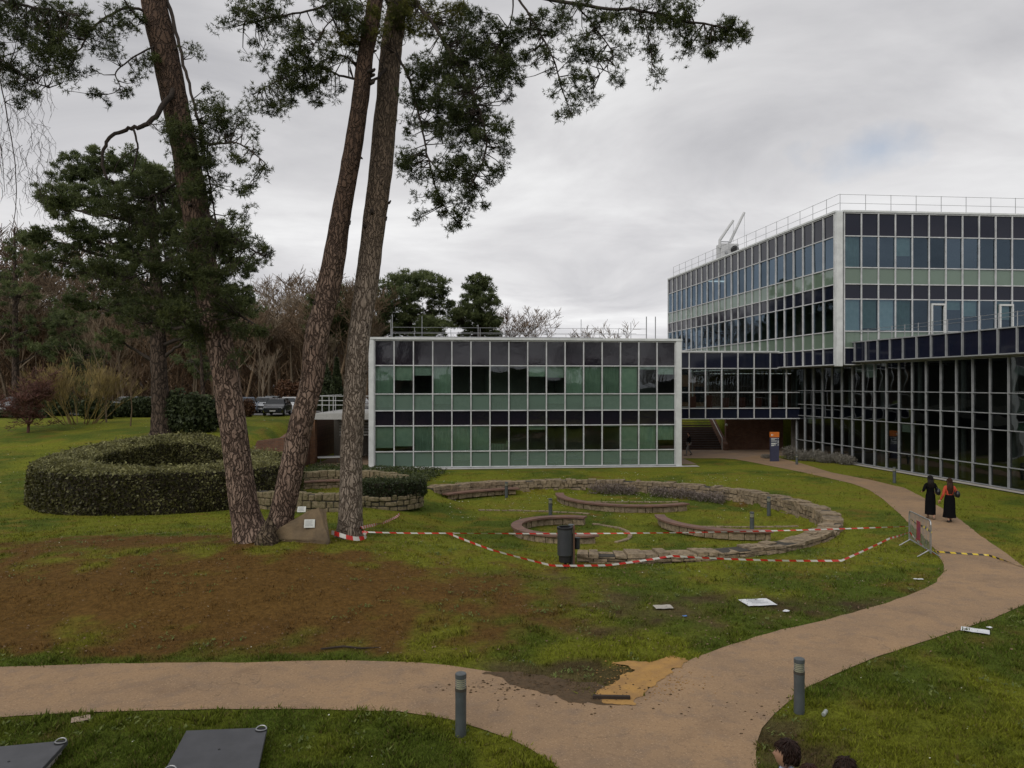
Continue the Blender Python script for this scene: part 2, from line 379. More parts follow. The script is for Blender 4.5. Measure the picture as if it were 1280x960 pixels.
# path sheet: polygon triangulated by blender's ngon fill
m, nt, b, o = newmat('path_gravel')
tc = N(nt, 'ShaderNodeTexCoord').outputs['Object']
c1, f1 = noise_mix(nt, (.325, .212, .118), (.25, .17, .105), .55, vec=tc, lo=.35, hi=.65, detail=5)
c2, f2 = noise_mix(nt, c1, (.21, .135, .08), 1.1, vec=tc, lo=.56, hi=.78, detail=7)
c2b, f2b = noise_mix(nt, c2, (.22, .155, .105), 2.6, vec=tc, lo=.5, hi=.72, detail=8)
c3, f3 = noise_mix(nt, c2b, (.44, .31, .19), 38, vec=tc, lo=.56, hi=.74, detail=4)
c4, f4 = noise_mix(nt, c3, (.16, .105, .068), 24, vec=tc, lo=.54, hi=.82, detail=4)
nt.links.new(c4, b.inputs['Base Color']); b.inputs['Roughness'].default_value = .8; b.inputs['Specular IOR Level'].default_value = .25
wn = N(nt, 'ShaderNodeTexNoise', inp={'Scale': 1.4, 'Detail': 6}); nt.links.new(tc, wn.inputs['Vector'])
wv = N(nt, 'ShaderNodeVectorMath', operation='MULTIPLY_ADD'); nt.links.new(wn.outputs['Color'], wv.inputs[0]); wv.inputs[1].default_value = (1.6, 1.6, 0); nt.links.new(tc, wv.inputs[2])
ck = N(nt, 'ShaderNodeTexVoronoi', feature='DISTANCE_TO_EDGE', inp={'Scale': .42}); nt.links.new(wv.outputs[0], ck.inputs['Vector'])
ckr = N(nt, 'ShaderNodeMapRange', inp={'From Min': .0015, 'From Max': .006, 'To Min': .55, 'To Max': 0.0}); nt.links.new(ck.outputs['Distance'], ckr.inputs['Value'])
gn = N(nt, 'ShaderNodeTexNoise', inp={'Scale': .5, 'Detail': 3}); nt.links.new(tc, gn.inputs['Vector'])
gr = N(nt, 'ShaderNodeMapRange', inp={'From Min': .5, 'From Max': .62}); nt.links.new(gn.outputs['Fac'], gr.inputs['Value'])
cm_ = N(nt, 'ShaderNodeMath', operation='MULTIPLY'); nt.links.new(ckr.outputs[0], cm_.inputs[0]); nt.links.new(gr.outputs[0], cm_.inputs[1])
cx_ = N(nt, 'ShaderNodeMix', data_type='RGBA'); nt.links.new(cm_.outputs[0], cx_.inputs[0]); nt.links.new(c4, cx_.inputs[6]); cx_.inputs[7].default_value = (.09, .06, .04, 1); nt.links.new(cx_.outputs[2], b.inputs['Base Color'])
bp = N(nt, 'ShaderNodeBump', inp={'Strength': .6, 'Distance': .008}); nt.links.new(f4, bp.inputs['Height']); nt.links.new(bp.outputs[0], b.inputs['Normal'])
M_path = m
def sheet(name, pts, z, m, jitter=0.0, sub=.35, thick=0):
    out = []
    for k in range(len(pts)):
        p, q = np.array(pts[k]), np.array(pts[(k+1) % len(pts)])
        L = np.hypot(*(q-p)); nn = max(1, int(L/sub))
        for t in range(nn):
            v = p+(q-p)*t/nn
            if jitter: v = v+(np.array((fbm(v[0], v[1], 3., 5), fbm(v[0], v[1], 3., 9)))-.5)*2*jitter
            out.append((v[0], v[1]))
    bm = bmesh.new(); vs = [bm.verts.new((a, b_, z)) for a, b_ in out]
    f = bm.faces.new(vs)
    if f.normal.z < 0: f.normal_flip()
    bm.normal_update()
    if f.normal.z < 0: f.normal_flip()
    bmesh.ops.triangulate(bm, faces=bm.faces[:])
    me = bpy.data.meshes.new(name); bm.to_mesh(me); bm.free(); me.materials.append(m)
    o = bpy.data.objects.new(name, me); COL.objects.link(o); return o
tag(sheet('path', poly, .016, M_path, .05), kind='structure')
fore = [(11.2, 50.6), (11.2, 62.3), (23.5, 62.3), (22.5, 58.5), (19.5, 56.6), gp(952, 569), gp(918, 574), gp(900, 573), (12.2, 54.8), (12.2, 50.6)]
M_pave = mat('forecourt_paving', (.32, .215, .13), .8, (.22, .16, .12), .8, bump=.004)
tag(sheet('pavement', fore, .012, M_pave, .0), kind='structure')
# sandy patch and mud at the fork
M_sand = mat('yellow_sand', (.42, .235, .065), .95, (.30, .17, .06), 3, bump=.02, bscale=25)
sand = [gp(*p) for p in [(742,876),(752,862),(772,850),(790,838),(765,828),(790,826),(815,829),(840,823),(857,828),(842,842),(826,855),(806,870),(788,885),(765,882)]]
tag(sheet('sand_patch', sand, .024, M_sand, .22, .05), kind='structure')
M_mud = mat('wet_mud', (.075, .052, .030), .8, (.11, .072, .040), 7, bump=.05, bscale=9, spec=.15)
mud = [gp(*p) for p in [(735,880),(700,872),(660,862),(620,848),(600,842),(612,838),(650,842),(700,850),(740,856),(760,862),(748,870),(745,878),(782,878),(786,884),(760,886)]]
tag(sheet('mud_patch', mud, .020, M_mud, .20, .07), kind='structure')
sl = [(23.2+.0, 50.9), (25.6, 36.5), (26.6, 26), (28.9, 26), (28, 36.5), (26, 50.9)]
k0 = lambda Y: 30.38-.15*Y
edge = [(k0(Y)-.62, Y) for Y in (58, 50, 40, 30, 25)]+[(k0(Y)+.2, Y) for Y in (25, 30, 40, 50, 58)]
M_kerb = mat('pale_concrete', (.42, .39, .34), .85, (.33, .31, .27), 2)
tag(sheet('facade_kerb', edge, .05, M_kerb), kind='structure')
tag(sheet('facade_apron', [(-9.2, 46.9), (12.0, 49.0), (12.0, 49.9), (-9.2, 47.8)], .03, M_kerb), kind='structure')
# car park on the rise behind the lawn
def lift(pts, sub): 
    return pts
xs2 = np.linspace(-75, -9, 70); ys2 = np.linspace(66, 78, 14); A, B = np.meshgrid(xs2, ys2)
B2 = B+ (A+40)*.02
Vp = np.stack([A.ravel(), B2.ravel(), gz(A, B2).ravel()+.05], 1); ii = np.arange(A.size).reshape(A.shape)
Fp = np.stack([ii[:-1, :-1].ravel(), ii[:-1, 1:].ravel(), ii[1:, 1:].ravel(), ii[1:, :-1].ravel()], 1)
M_asph = mat('asphalt', (.13, .125, .12), .9, (.09, .088, .085), 1)
tag(npmesh('car_park', Vp, Fp, M_asph), kind='structure')

# grass blades: three-blade tufts, denser where they show larger
def grass(n, y0, y1, size, name):
    u = rng.random(n); y = 1/(1/y0+(1/y1-1/y0)*u)
    x = (rng.random(n)*2-1)*(y*.70+.6)
    bad = in_poly(x+rng.normal(0, .045, n), y+rng.normal(0, .045, n))
    sa = np.array(sand); 
    bad |= in_poly(x, y, sa)
    bad |= (y > 24) & (x > 30.38-.15*y-.75)
    rr = np.hypot(x-RC[0], y-RC[1]); bad |= (rr > 9.2) & (rr < 10.0) & ((x > 1.5) | (y > 38))
    bad |= (y > 46.7) & (x > -16)
    c, w = ground_col(x, y)
    bad |= (rng.random(n) < w*.45)
    k = ~bad; x, y, c, w = x[k], y[k], c[k], w[k]; n = len(x)
    z = gz(x, y)
    s = size*(.5+.9*rng.random(n))*(1-.35*w)*(.45+1.5*fbm(x, y, 2.4, 61, 3)**1.5+.9*ss((vnoise(x*4.5, y*4.5, 66)-.72)*6))
    V = np.zeros((n, 3, 3)); an = rng.random(n)*6.283; lean = rng.normal(0, .45, (n, 2))
    wd = s*(.13+.1*rng.random(n)); dx = np.cos(an)*wd; dy = np.sin(an)*wd
    V[:, 0] = np.stack([x-dx, y-dy, z-.01], 1); V[:, 1] = np.stack([x+dx, y+dy, z-.01], 1)
    V[:, 2] = np.stack([x+lean[:, 0]*s, y+lean[:, 1]*s, z+s*(.55+.4*rng.random(n))], 1)
    cc = c*(.6+1.05*rng.random(n))[:, None]*np.array((1, 1.0, 1))
    dead = rng.random(n) < .10+.25*w; cc[dead] = cc[dead]*.4+np.array((.12, .085, .04))*.8*(.5+rng.random(dead.sum()))[:, None]
    cols = np.repeat(cc, 3, 0)
    return V.reshape(-1, 3), np.arange(n*3).reshape(-1, 3), cols
m, nt, b, o = newmat('grass_blades')
a = N(nt, 'ShaderNodeAttribute', attribute_name='gcol'); nt.links.new(a.outputs['Color'], b.inputs['Base Color']); b.inputs['Roughness'].default_value = .7
b.inputs['Specular IOR Level'].default_value = .15
t = N(nt, 'ShaderNodeBsdfTranslucent'); nt.links.new(a.outputs['Color'], t.inputs['Color']); ms = N(nt, 'ShaderNodeMixShader', inp={0: .3})
nt.links.new(b.outputs[0], ms.inputs[1]); nt.links.new(t.outputs[0], ms.inputs[2]); nt.links.new(ms.outputs[0], o.inputs['Surface'])
Vg, Fg2, Cg = grass(620000, 8.3, 46, .055, 'g')
tag(npmesh('grass', Vg, Fg2, m, col=Cg), 'short patchy lawn grass, green with worn brown areas', 'grass', kind='stuff')
# daisies
def specks(n, x0, x1, y0, y1, size, cl=None):
    x = x0+(x1-x0)*rng.random(n); y = y0+(y1-y0)*rng.random(n)
    k = ~in_poly(x, y) & (fbm(x, y, .7, 71) > (.5 if cl is None else cl)); x, y = x[k], y[k]; n = len(x)
    z = gz(x, y)+.035+.03*rng.random(n); s = size*(.5+rng.random(n)); an = rng.random(n)*6.28; V = np.zeros((n, 4, 3))
    for q in range(4):
        V[:, q] = np.stack([x+np.cos(an+q*1.57)*s, y+np.sin(an+q*1.57)*s, z+rng.normal(0, .3, n)*s], 1)
    return V.reshape(-1, 3), np.arange(n*4).reshape(-1, 4)
vs = []; fs = []; off = 0
for args in ((500, -3, 11, 33, 41, .024, .45), (500, -5, 20, 41, 46.6, .024, .5), (420, -14, 16, 12, 30, .012, .5), (300, -25, -12, 22, 50, .02, .5), (160, 4, 15, 8.5, 14, .009, .4), (120, -9, 4, 8.5, 11.5, .008, .4), (450, -30, -12, 33, 60, .03, .5)):
    v, f = specks(*args); vs.append(v); fs.append(f+off); off += len(v)
M_daisy = mat('daisy_white', (.62, .62, .5), .8)
v2, f2_ = specks(2600, -12, 14, 9, 24, .026, .60)
def weeds():
    n = 5200; x = rng.uniform(-13, 13, n); y = rng.uniform(8.8, 24, n); k = ~in_poly(x, y) & (vnoise(x*1.3, y*1.3, 77)+.5*vnoise(x*5, y*5, 78) > .98); x, y = x[k], y[k]; n = len(x)
    x = np.repeat(x, 7)+rng.normal(0, .05, n*7); y = np.repeat(y, 7)+rng.normal(0, .05, n*7); z = gz(x, y)+.03+.03*rng.random(n*7); a = rng.random(n*7)*6.28; s = .028*(.5+rng.random(n*7)); V = np.zeros((n*7, 4, 3))
    for q, (l, w_) in enumerate(((-1, 0), (0, .5), (1, 0), (0, -.5))): V[:, q] = np.stack([x+(np.cos(a)*l-np.sin(a)*w_)*s, y+(np.sin(a)*l+np.cos(a)*w_)*s, z+l*s*.5], 1)
    return V.reshape(-1, 3), np.arange(n*28).reshape(-1, 4), np.repeat(rng.random(n*7), 4)
wv_, wf_, wa_ = weeds()
tag(npmesh('weeds', wv_, wf_, leafmat('weed_leaves', (.07, .10, .02), (.17, .20, .05)), attr=wa_), 'small broad-leaved weeds in clumps through the lawn', 'weeds', kind='stuff')
tag(npmesh('daisies', np.vstack(vs), np.vstack(fs), M_daisy), 'tiny white daisies sprinkled over the lawn', 'flowers', kind='stuff')
v, f = specks(3800, -14, 14, 14.8, 26, .020, .42)
tag(npmesh('fallen_leaves', v, f, mat('dead_leaf', (.10, .055, .03), .9, (.20, .14, .08), 3)), 'dead brown leaves scattered over the worn lawn', 'leaves', kind='stuff')

# clods of earth spilled round the fork
def clods(n, cx, cy, sx, sy, size, m, name, label):
    x = rng.normal(cx, sx, n); y = rng.normal(cy, sy, n); V = []; F_ = []
    for q in range(n):
        s = size*(.3+rng.random()**2*1.4); z = float(gz(x[q], y[q]))+.02
        p = rng.normal(0, 1, (6, 3)); b = len(V)
        for d in ((1,0,0),(-1,0,0),(0,1,0),(0,-1,0),(0,0,.7),(0,0,-.5)):
            j = .7+.6*rng.random(); V.append((x[q]+d[0]*s*j*1.3, y[q]+d[1]*s*j, z+d[2]*s*j))
        F_ += [(b, b+2, b+4), (b+2, b+1, b+4), (b+1, b+3, b+4), (b+3, b, b+4), (b+2, b, b+5), (b+1, b+2, b+5), (b+3, b+1, b+5), (b, b+3, b+5)]
    tag(npmesh(name, np.array(V), np.array(F_), m), label, 'earth', kind='stuff')
clods(420, .9, 13.25, .9, .22, .016, M_mud, 'mud_clods', 'dark clods of mud strewn over the path fork')
clods(700, 2.35, 13.6, .40, .45, .011, M_sand, 'sand_grains', 'loose yellow sand strewn round the sand patch')
clods(60, 1.6, 12.4, 1.2, .20, .012, M_mud, 'mud_crumbs', 'small mud crumbs trodden over the path')
clods(200, 4.1, 10.9, .35, .8, .013, M_mud, 'earth_crumbs', 'bare earth crumbs at the path edge by the right bollard')

# ------------------------------------------------------------------ buildings
class Facade:
    """collects panels of one building, biggest in view become parts"""
    def __init__(s, parent): s.p = parent; s.pan = []; s.frame = MB()
    def add(s, O, D, ncol, cw, rows, thick=.07, out=None, kinds=None, glass=None, first=0, bars=True, depth=.10):
        O = Vector((O[0], O[1], 0)); D = Vector((D[0], D[1], 0)).normalized()
        Nn = Vector((D.y, -D.x, 0))                       # outward (towards the viewer for D pointing right)
        if out is not None: Nn = Nn*out
        z0 = rows[0][0]; z1 = rows[-1][1]
        def bx(u0, u1, za, zb, n0, n1):
            vs = [O+D*u+Nn*n+Vector((0, 0, z)) for z in (za, zb) for (u, n) in ((u0, n0), (u1, n0), (u1, n1), (u0, n1))]
            s.frame.add(vs, [(0,3,2,1),(4,5,6,7),(0,1,5,4),(1,2,6,5),(2,3,7,6),(3,0,4,7)])
        zl = [rows[0][0]]+[r_[1] for r_ in rows]
        for c in range(ncol+1): bx(c*cw-thick/2, c*cw+thick/2, z0-.02, z1+.02, -.03, depth)
        for z in zl:
            for c in range(ncol): bx(c*cw+thick/2+.002, (c+1)*cw-thick/2-.002, z-thick*.45, z+thick*.45, -.028, depth-.015)
        for ri, (za, zb, kind) in enumerate(rows):
            for c in range(ncol):
                a = O+D*((c+.03)*cw); b_ = O+D*((c+.97)*cw)
                k = kinds(ri, c) if kinds else None
                cen = (a+b_)/2; d = cen.length
                tl = Nn*random.gauss(0, .004); tz = Nn*random.gauss(0, .006)
                q = [a-tl+Vector((0,0,za))-tz, b_+tl+Vector((0,0,za))-tz, b_+tl+Vector((0,0,zb))+tz, a-tl+Vector((0,0,zb))+tz]
                area = (zb-za)*abs(D.cross(cen.normalized()).z)/d**2*cw/1.2 if False else (zb-za)*cw*abs(Nn.dot(cen.normalized()))/d**2
                s.pan.append((area, kind, q, glass[kind], k, Nn))
    def emit(s, limit=100, framename='mullion_frame', mframe=None):
        s.frame.build(framename, mframe or M_frame, s.p)
        by = {}
        for p in s.pan:
            nm = 'spandrel_panel' if p[1] == 'span' else 'window'
            by.setdefault(nm, []).append(p)
        for nm, L in by.items():
            L.sort(key=lambda p: -p[0])
            for p in L[:limit]:
                q = p[2]; cen = sum(q, Vector())/4
                mb = MB(); mb.add([v-cen for v in q], [(0, 1, 2, 3)])
                o = mb.build(nm, p[3], s.p); o.location = cen
                if p[4]:
                    ty, fr = p[4]; Nn = p[5]
                    a, b_, c, d = [v-cen for v in q]; hh = (d.z-a.z)
                    bz = d.z-hh*fr
                    mb = MB(); n = 9; vs = []
                    for j in range(n+1):
                        t = j/n; w = (.03*math.sin(j*2.4+random.random()) if ty == 'curtain' else 0)
                        pt = a.lerp(b_, t)-Nn*(.16+w)
                        slump = random.uniform(0, .12) if ty == 'curtain' else 0
                        vs += [Vector((pt.x, pt.y, bz)), Vector((pt.x, pt.y, d.z-.02-slump*.4))]
                    mb.add(vs, [(2*j, 2*j+2, 2*j+3, 2*j+1) for j in range(n)])
                    mb.build(ty, {'curtain': M_curtain, 'blind': M_blind, 'white_blind': M_blindw}[ty], o)
            rest = L[limit:]
            groups = {}
            for p in rest: groups.setdefault(p[3].name, []).append(p)
            for g, gl in groups.items():
                mb = MB()
                for p in gl: mb.add(p[2], [(0, 1, 2, 3)])
                o = mb.build(nm, gl[0][3], s.p); o['kind'] = 'stuff'
def fbox(mb, O, D, u0, u1, n0, n1, z0, z1):
    O = Vector((O[0], O[1], 0)); D = Vector((D[0], D[1], 0)).normalized(); Nn = Vector((D.y, -D.x, 0))
    vs = [O+D*u+Nn*n+Vector((0, 0, z)) for z in (z0, z1) for (u, n) in ((u0, n0), (u1, n0), (u1, n1), (u0, n1))]
    mb.add(vs, [(0,3,2,1),(4,5,6,7),(0,1,5,4),(1,2,6,5),(2,3,7,6),(3,0,4,7)])
def B1(par, name, m, O, D, *a, bevel=0):
    mb = MB(); fbox(mb, O, D, *a); return mb.build(name, m, par, bevel=bevel)

# --- two storey glass block in the middle
bl = empty('office_building', (.97, 48.5, 0), label='two-storey green glass office block straight ahead behind the ring garden', cat='building')
bl_loc = Vector(bl.location)
O1 = Vector((-8.5, 47.55, 0)); D1 = Vector((19.46, 1.85, 0)).normalized(); W1 = 19.05
def root0(name, label, cat, loc): # parent empties stay at the base; children use world coords offset
    e = empty(name, loc, label=label, cat=cat); return e
bl.location = (0, 0, 0)
fa = Facade(bl)
rowsL = [(.12, 1.10, 'low'), (1.10, 2.70, 'win'), (2.70, 3.64, 'span'), (3.64, 4.68, 'low'), (4.68, 6.45, 'win'), (6.45, 8.0, 'span')]
topk = [('curtain', 1), ('blind', .52), ('white_blind', .35), ('curtain', 1), None, None, None, None, ('blind', .38), ('blind', .42), ('curtain', 1), ('curtain', 1), ('curtain', 1), ('blind', .97), ('white_blind', .12), ('white_blind', .3)]
botk = [('blind', .86), ('blind', .80), ('curtain', 1), ('curtain', 1), ('curtain', 1), ('curtain', 1), None, None, ('blind', .18), None, None, None, ('blind', .08), ('blind', 1), ('curtain', 1), ('curtain', .62)]
def kL(ri, c):
    if ri == 4: return topk[c]
    if ri == 1: return botk[c]
    if ri in (0, 3) and c not in (6, 7): return ('blind', random.choice((.6, .8, 1, 1)))
    return None
fa.add(O1, D1, 16, W1/16, rowsL, kinds=kL, glass={'low': M_lowL, 'win': M_glassL, 'span': M_span})
fa.emit()
B1(bl, 'corner_column', M_white, O1, D1, -.36, -.045, -.25, .16, 0, 8.05)
B1(bl, 'corner_column', M_white, O1, D1, W1+.045, W1+.40, -.25, .16, 0, 8.05)
B1(bl, 'plinth', M_white, O1, D1, -.42, W1+.48, -.2, .22, 0, .055)
B1(bl, 'roof_edge', M_white, O1, D1, -.40, W1+.44, -.3, .19, 8.055, 8.2)
B1(bl, 'roof', M_roof, O1, D1, -.36, W1+.4, -10, -.3, 7.9, 8.12)
B1(bl, 'floor_slab', M_slab, O1, D1, -.3, W1+.34, -9.9, -.30, 2.85, 3.5)
B1(bl, 'side_wall', M_span, O1, D1, -.32, -.2, -9.9, -.28, 0, 7.88)
B1(bl, 'side_wall', M_span, O1, D1, W1+.2, W1+.32, -9.9, -.28, 0, 7.88)
B1(bl, 'back_wall', mat('office_wall', (.50, .48, .42), .9), O1, D1, -.2, W1+.2, -5.6, -5.4, 0, 7.88)
mb = MB()
for u in (3.6, 7.1, 12.0, 15.5):
    for z in (.02, 3.52): fbox(mb, O1, D1, u, u+.1, -5, -.4, z, z+2.8)
mb.build('partition_wall', mat('partition', (.55, .53, .48), .9), bl)
mb = MB()  # ceiling light strips are off; plain desks and cupboards behind the lower panes
for u, z, w, h_ in ((1.6, 0.02, 1, .9), (5.9, .02, .8, 1.35), (6.9, .02, 1.4, 1.5), (8.1, .02, .6, .7), (1.7, 3.52, 1.2, .55), (4.9, 3.52, .7, .75), (7.9, 3.52, .5, .8), (10.6, 3.52, 2.2, .8), (13.0, 3.52, 2.6, .85), (11.5, .02, 2.4, .75), (3.0, 3.52, 1.4, .7)):
    fbox(mb, O1, D1, u, u+w, -1.0, -.45, z, z+h_)
mb.build('cabinets', mat('cabinet_paint', (.42, .42, .34), .8), bl)
mb = MB(); fbox(mb, O1, D1, 5.0, 5.35, -.4, -.3, 3.66, 3.95); fbox(mb, O1, D1, 8.15, 8.35, -.4, -.3, .75, 1.05); mb.build('folder', mat('folder_yellow', (.5, .42, .03), .7), bl)
mb = MB()
for k in range(5): fbox(mb, O1, D1, 7.25+k*.17, 7.38+k*.17, -.7, -.4, 1.12, 1.5)
fbox(mb, O1, D1, 8.2, 8.45, -.5, -.4, 1.3, 1.7)
mb.build('binders', mat('binder_white', (.55, .58, .45), .8), bl)
def roof_rail(par, O, D, u0, u1, n, z, hh, step, rails, r=.022, irregular=False, m=None):
    mb = MB(); O = Vector((O[0], O[1], 0)); D = Vector((D[0], D[1], 0)).normalized(); Nn = Vector((D.y, -D.x, 0))
    u = u0
    while u <= u1+.01:
        p = O+D*u+Nn*n; q = hh*(random.uniform(.7, 1.15) if irregular else 1)
        mb.tube([p+Vector((0,0,z)), p+Vector((0,0,z+q))], r, 6)
        u += step*(random.uniform(.6, 1.3) if irregular else 1)
    for h_ in rails:
        mb.tube([O+D*u0+Nn*n+Vector((0,0,z+h_)), O+D*u1+Nn*n+Vector((0,0,z+h_))], r*.6, 5)
    return mb.build('roof_railing', m or M_steel, par)
roof_rail(bl, O1, D1, .8, W1-1, -3, 8.1, 1.5, 3.1, (.55, .95), irregular=True)
roof_rail(bl, O1, D1, .5, W1-.3, -8.5, 8.1, 1.3, 2.4, (.5, 1.0), irregular=True)
mb = MB(); fbox(mb, O1, D1, 1.2, 14.5, -.75, -.65, 8.22, 8.30); mb.build('roof_pipe', M_steel, bl)
mb = MB()
for u in (1.0, 17.4, 18.0):
    mb = MB(); fbox(mb, O1, D1, u, u+.05, -.9, -.85, 8.12, 9.7); mb.build('roof_mast', M_steel, bl)

# --- tall block on the right
ub = empty('upper_office_building', (0, 0, 0), label='tall glass office block with white corner column and roof railing at right', cat='building')
OC = Vector((21.2, 50, 0)); DL = Vector((.14, -1, 0)).normalized(); LL = 32.0*math.hypot(1, .14)
OL = OC-DL*LL
DR = Vector((1, .09, 0)).normalized()
rowsU = [(6.57, 7.66, 'span'), (7.66, 8.75, 'low'), (8.75, 10.84, 'win'), (10.84, 11.82, 'span'), (11.82, 12.90, 'low'), (12.90, 14.95, 'win'), (14.95, 16.45, 'span')]
fu = Facade(ub)
def kUR(ri, c):
    if ri == 2: return [('blind', .97), ('blind', .9), ('blind', .95), ('curtain', 1), None, None, ('blind', .3), ('blind', .5), None, ('blind', .6), None, ('blind', .3), None, None, None][c]
    if ri == 5: return [('curtain', 1), None, None, ('blind', .6), None, None, None, None, None, None, None, None, None, None, None][c]
    if ri == 4: return ('blind', 1) if c > 2 else None
    if ri == 1: return ('blind', .8)
    return None
def kUL(ri, c):
    if ri in (1, 4): return ('blind', .9)
    return None
fu.add(OC+DR*.42, DR, 15, 1.165, rowsU, kinds=kUR, glass={'low': M_lowU, 'win': M_glassU, 'span': M_span2})
fu.add(OL, DL, 24, (LL-.3)/24, rowsU, kinds=kUL, glass={'low': M_lowU, 'win': M_glassU, 'span': M_span2})
fu.emit()
mb = MB(); Q = OC
for (dx, dy, w) in ((.03, -.06, .38),):
    mb.box((21.2-.10, 50-.12, 6.45), (21.2+.30, 50+.32, 16.5))
mb.build('corner_column', M_white, ub, bevel=.02)
def prism(par, name, pts, z0, z1, m):
    n = len(pts); mb = MB(); mb.add([(x, y, z0) for x, y in pts]+[(x, y, z1) for x, y in pts], [tuple(range(n))[::-1], tuple(range(n, 2*n))]+[(i_, (i_+1) % n, n+(i_+1) % n, n+i_) for i_ in range(n)])
    return mb.build(name, m, par)
DRn = Vector((-DR.y, DR.x, 0)); E = OC+DR*17.9
fp = [OC, E, E+DRn*30, OL]
def inset(pts, d):
    c = sum(pts, Vector())/len(pts); return [(p+(c-p).normalized()*d)[:2] for p in pts]
prism(ub, 'roof', inset(fp, .35), 16.35, 16.52, M_roof)
prism(ub, 'base_slab', inset(fp, .30), 6.5, 6.75, M_slab)
prism(ub, 'floor_slab', inset(fp, .45), 10.95, 11.7, M_slab)
prism(ub, 'core_wall', inset(fp, 7.5), 6.76, 16.3, M_int)
mb = MB()
fbox(mb, OC, DR, .3, 17.9, -.3, .14, 16.5, 16.62); fbox(mb, OL, DL, 0, LL-.1, -.3, .14, 16.5, 16.62)
mb.build('roof_edge', M_white, ub)
prism(ub, 'end_wall', [E[:2], (E+DRn*30)[:2], (E+DRn*30-DR*.2)[:2], (E-DR*.2)[:2]], 6.6, 16.4, M_span2)
prism(ub, 'end_wall', [(OL+Vector((0.1,0,0)))[:2], (OL+Vector((16, 3, 0)))[:2], (OL+Vector((16, 3.2, 0)))[:2], (OL+Vector((.1, .2, 0)))[:2]], 6.6, 16.4, M_span2)
roof_rail(ub, OC, DR, .3, 17.5, -.25, 16.6, 1.15, 1.75, (.55, 1.12), .02)
roof_rail(ub, OL, DL, .8, LL-.2, -.25, 16.6, 1.15, 1.75, (.55, 1.12), .02)
M_door = mat('door_white', (.62, .63, .62), .5)
for u in (4.66+1.165, 4.66+1.165*5.1):   # terrace doors
    mb = MB()
    for (a_, b_, z0, z1) in ((.12, .22, 8.2, 10.6), (1.0, 1.10, 8.2, 10.6), (.22, 1.0, 10.48, 10.6)):
        fbox(mb, OC+DR*.42, DR, u+a_, u+b_, .03, .16, z0, z1)
    mb.build('door_frame', M_door, ub)
# --- ground floor wing under it
lw = empty('glass_wing', (0, 0, 0), label='long two-storey dark glass wing on the right beside the lawn', cat='building')
DW = Vector((.15, -1, 0)).normalized(); OW = Vector((k0(58.3), 58.3, 0)); LW = 33.3*math.hypot(1, .15)
rowsW = [(.10, 1.13, 'low'), (1.13, 2.96, 'win'), (2.96, 3.8, 'span'), (3.8, 4.83, 'low'), (4.83, 6.62, 'win')]
fw = Facade(lw); M_spanW = glassmat('spandrel_clear_dark', (.10, .12, .14), .06)
def kW(ri, c):
    if ri in (1, 4) and random.random() < .16: return ('blind', random.choice((.3, .5, 1)))
    return None
fw.add(OW, DW, 28, LW/28, rowsW, kinds=kW, thick=.05, glass={'low': M_glassR, 'win': M_glassR, 'span': M_spanW})
ncb = 22; OB = OW+DW*(LW-ncb*1.2)+Vector((DW.y, -DW.x, 0))*.62
fw.add(OB, DW, ncb, 1.2, [(6.75, 8.02, 'span')], glass={'span': M_span2})
fw.emit(mframe=M_framed)
pts = [(OB+DW*0)[:2], (OB+DW*(ncb*1.2))[:2], (OB+DW*(ncb*1.2)+Vector((20, 3, 0)))[:2], (OB+Vector((20, 3, 0)))[:2]]
ptsi = [(p[0]+.12, p[1]) for p in pts]
prism(lw, 'terrace_slab', ptsi, 6.66, 7.3, M_slab)
prism(lw, 'floor_slab', [(k0(58)+.25, 58), (k0(25)+.25, 25), (k0(25)+15, 27), (k0(58)+15, 60)], 3.0, 3.75, M_slab)
prism(lw, 'core_wall', [(k0(58)+6, 58), (k0(25)+6, 25), (k0(25)+14, 27), (k0(58)+14, 60)], 0, 6.6, M_int)
prism(lw, 'ground_slab', [(k0(58)+.2, 58), (k0(25)+.2, 25), (k0(25)+15, 27), (k0(58)+15, 60)], .0, .06, M_slab)
prism(lw, 'back_wall', [(k0(58)+.3, 60.2), (46, 63), (46, 63.3), (k0(58)+.3, 60.5)], 0, 6.6, M_int)
mb = MB()
for kk in range(9): 
    p = OW+DW*(1.5+kk*3.6)-Vector((DW.y, -DW.x, 0))*1.2; mb.tube([p, p+Vector((0, 0, 6.6))], .16, 10)
mb.build('interior_column', mat('column_paint', (.3, .3, .3), .7), lw)
roof_rail(lw, OB, DW, .6, ncb*1.2-.3, -.5, 7.3, 1.55, 1.2, (1.3, 1.5), .022)
mb = MB(); Ob = OB-Vector((DW.y, -DW.x, 0))*.5
# --- link bridge
br = empty('link_bridge', (0, 0, 0), label='enclosed glass footbridge linking the two office blocks above the brick stairs', cat='bridge')
OBr = Vector((12.0, 57.4, 0)); DBr = Vector((1, .06, 0)).normalized()
fb = Facade(br)
rowsB = [(2.72, 3.5, 'span'), (3.5, 4.69, 'low'), (4.69, 6.49, 'win'), (6.49, 7.68, 'span')]
M_glassB = glassmat('bridge_glass', (.55, .62, .60), .04)
fb.add(OBr, DBr, 8, 1.24, rowsB, glass={'low': M_glassB, 'win': M_glassB, 'span': M_span2})
fb.emit()
fb2 = Facade(br); fb2.add(OBr+Vector((-.1, 3.6, 0)), DBr, 8, 1.24, rowsB, glass={'low': M_glassB, 'win': M_glassB, 'span': M_span2}); fb2.emit()
B1(br, 'floor_slab', M_slab, OBr, DBr, 0, 9.9, -3.5, -.05, 2.76, 3.4)
B1(br, 'roof', M_roof, OBr, DBr, 0, 9.9, -3.5, -.05, 7.3, 7.66)
B1(br, 'roof_edge', M_white, OBr, DBr, -.1, 9.9, -.04, .13, 7.71, 7.8)
mb = MB()
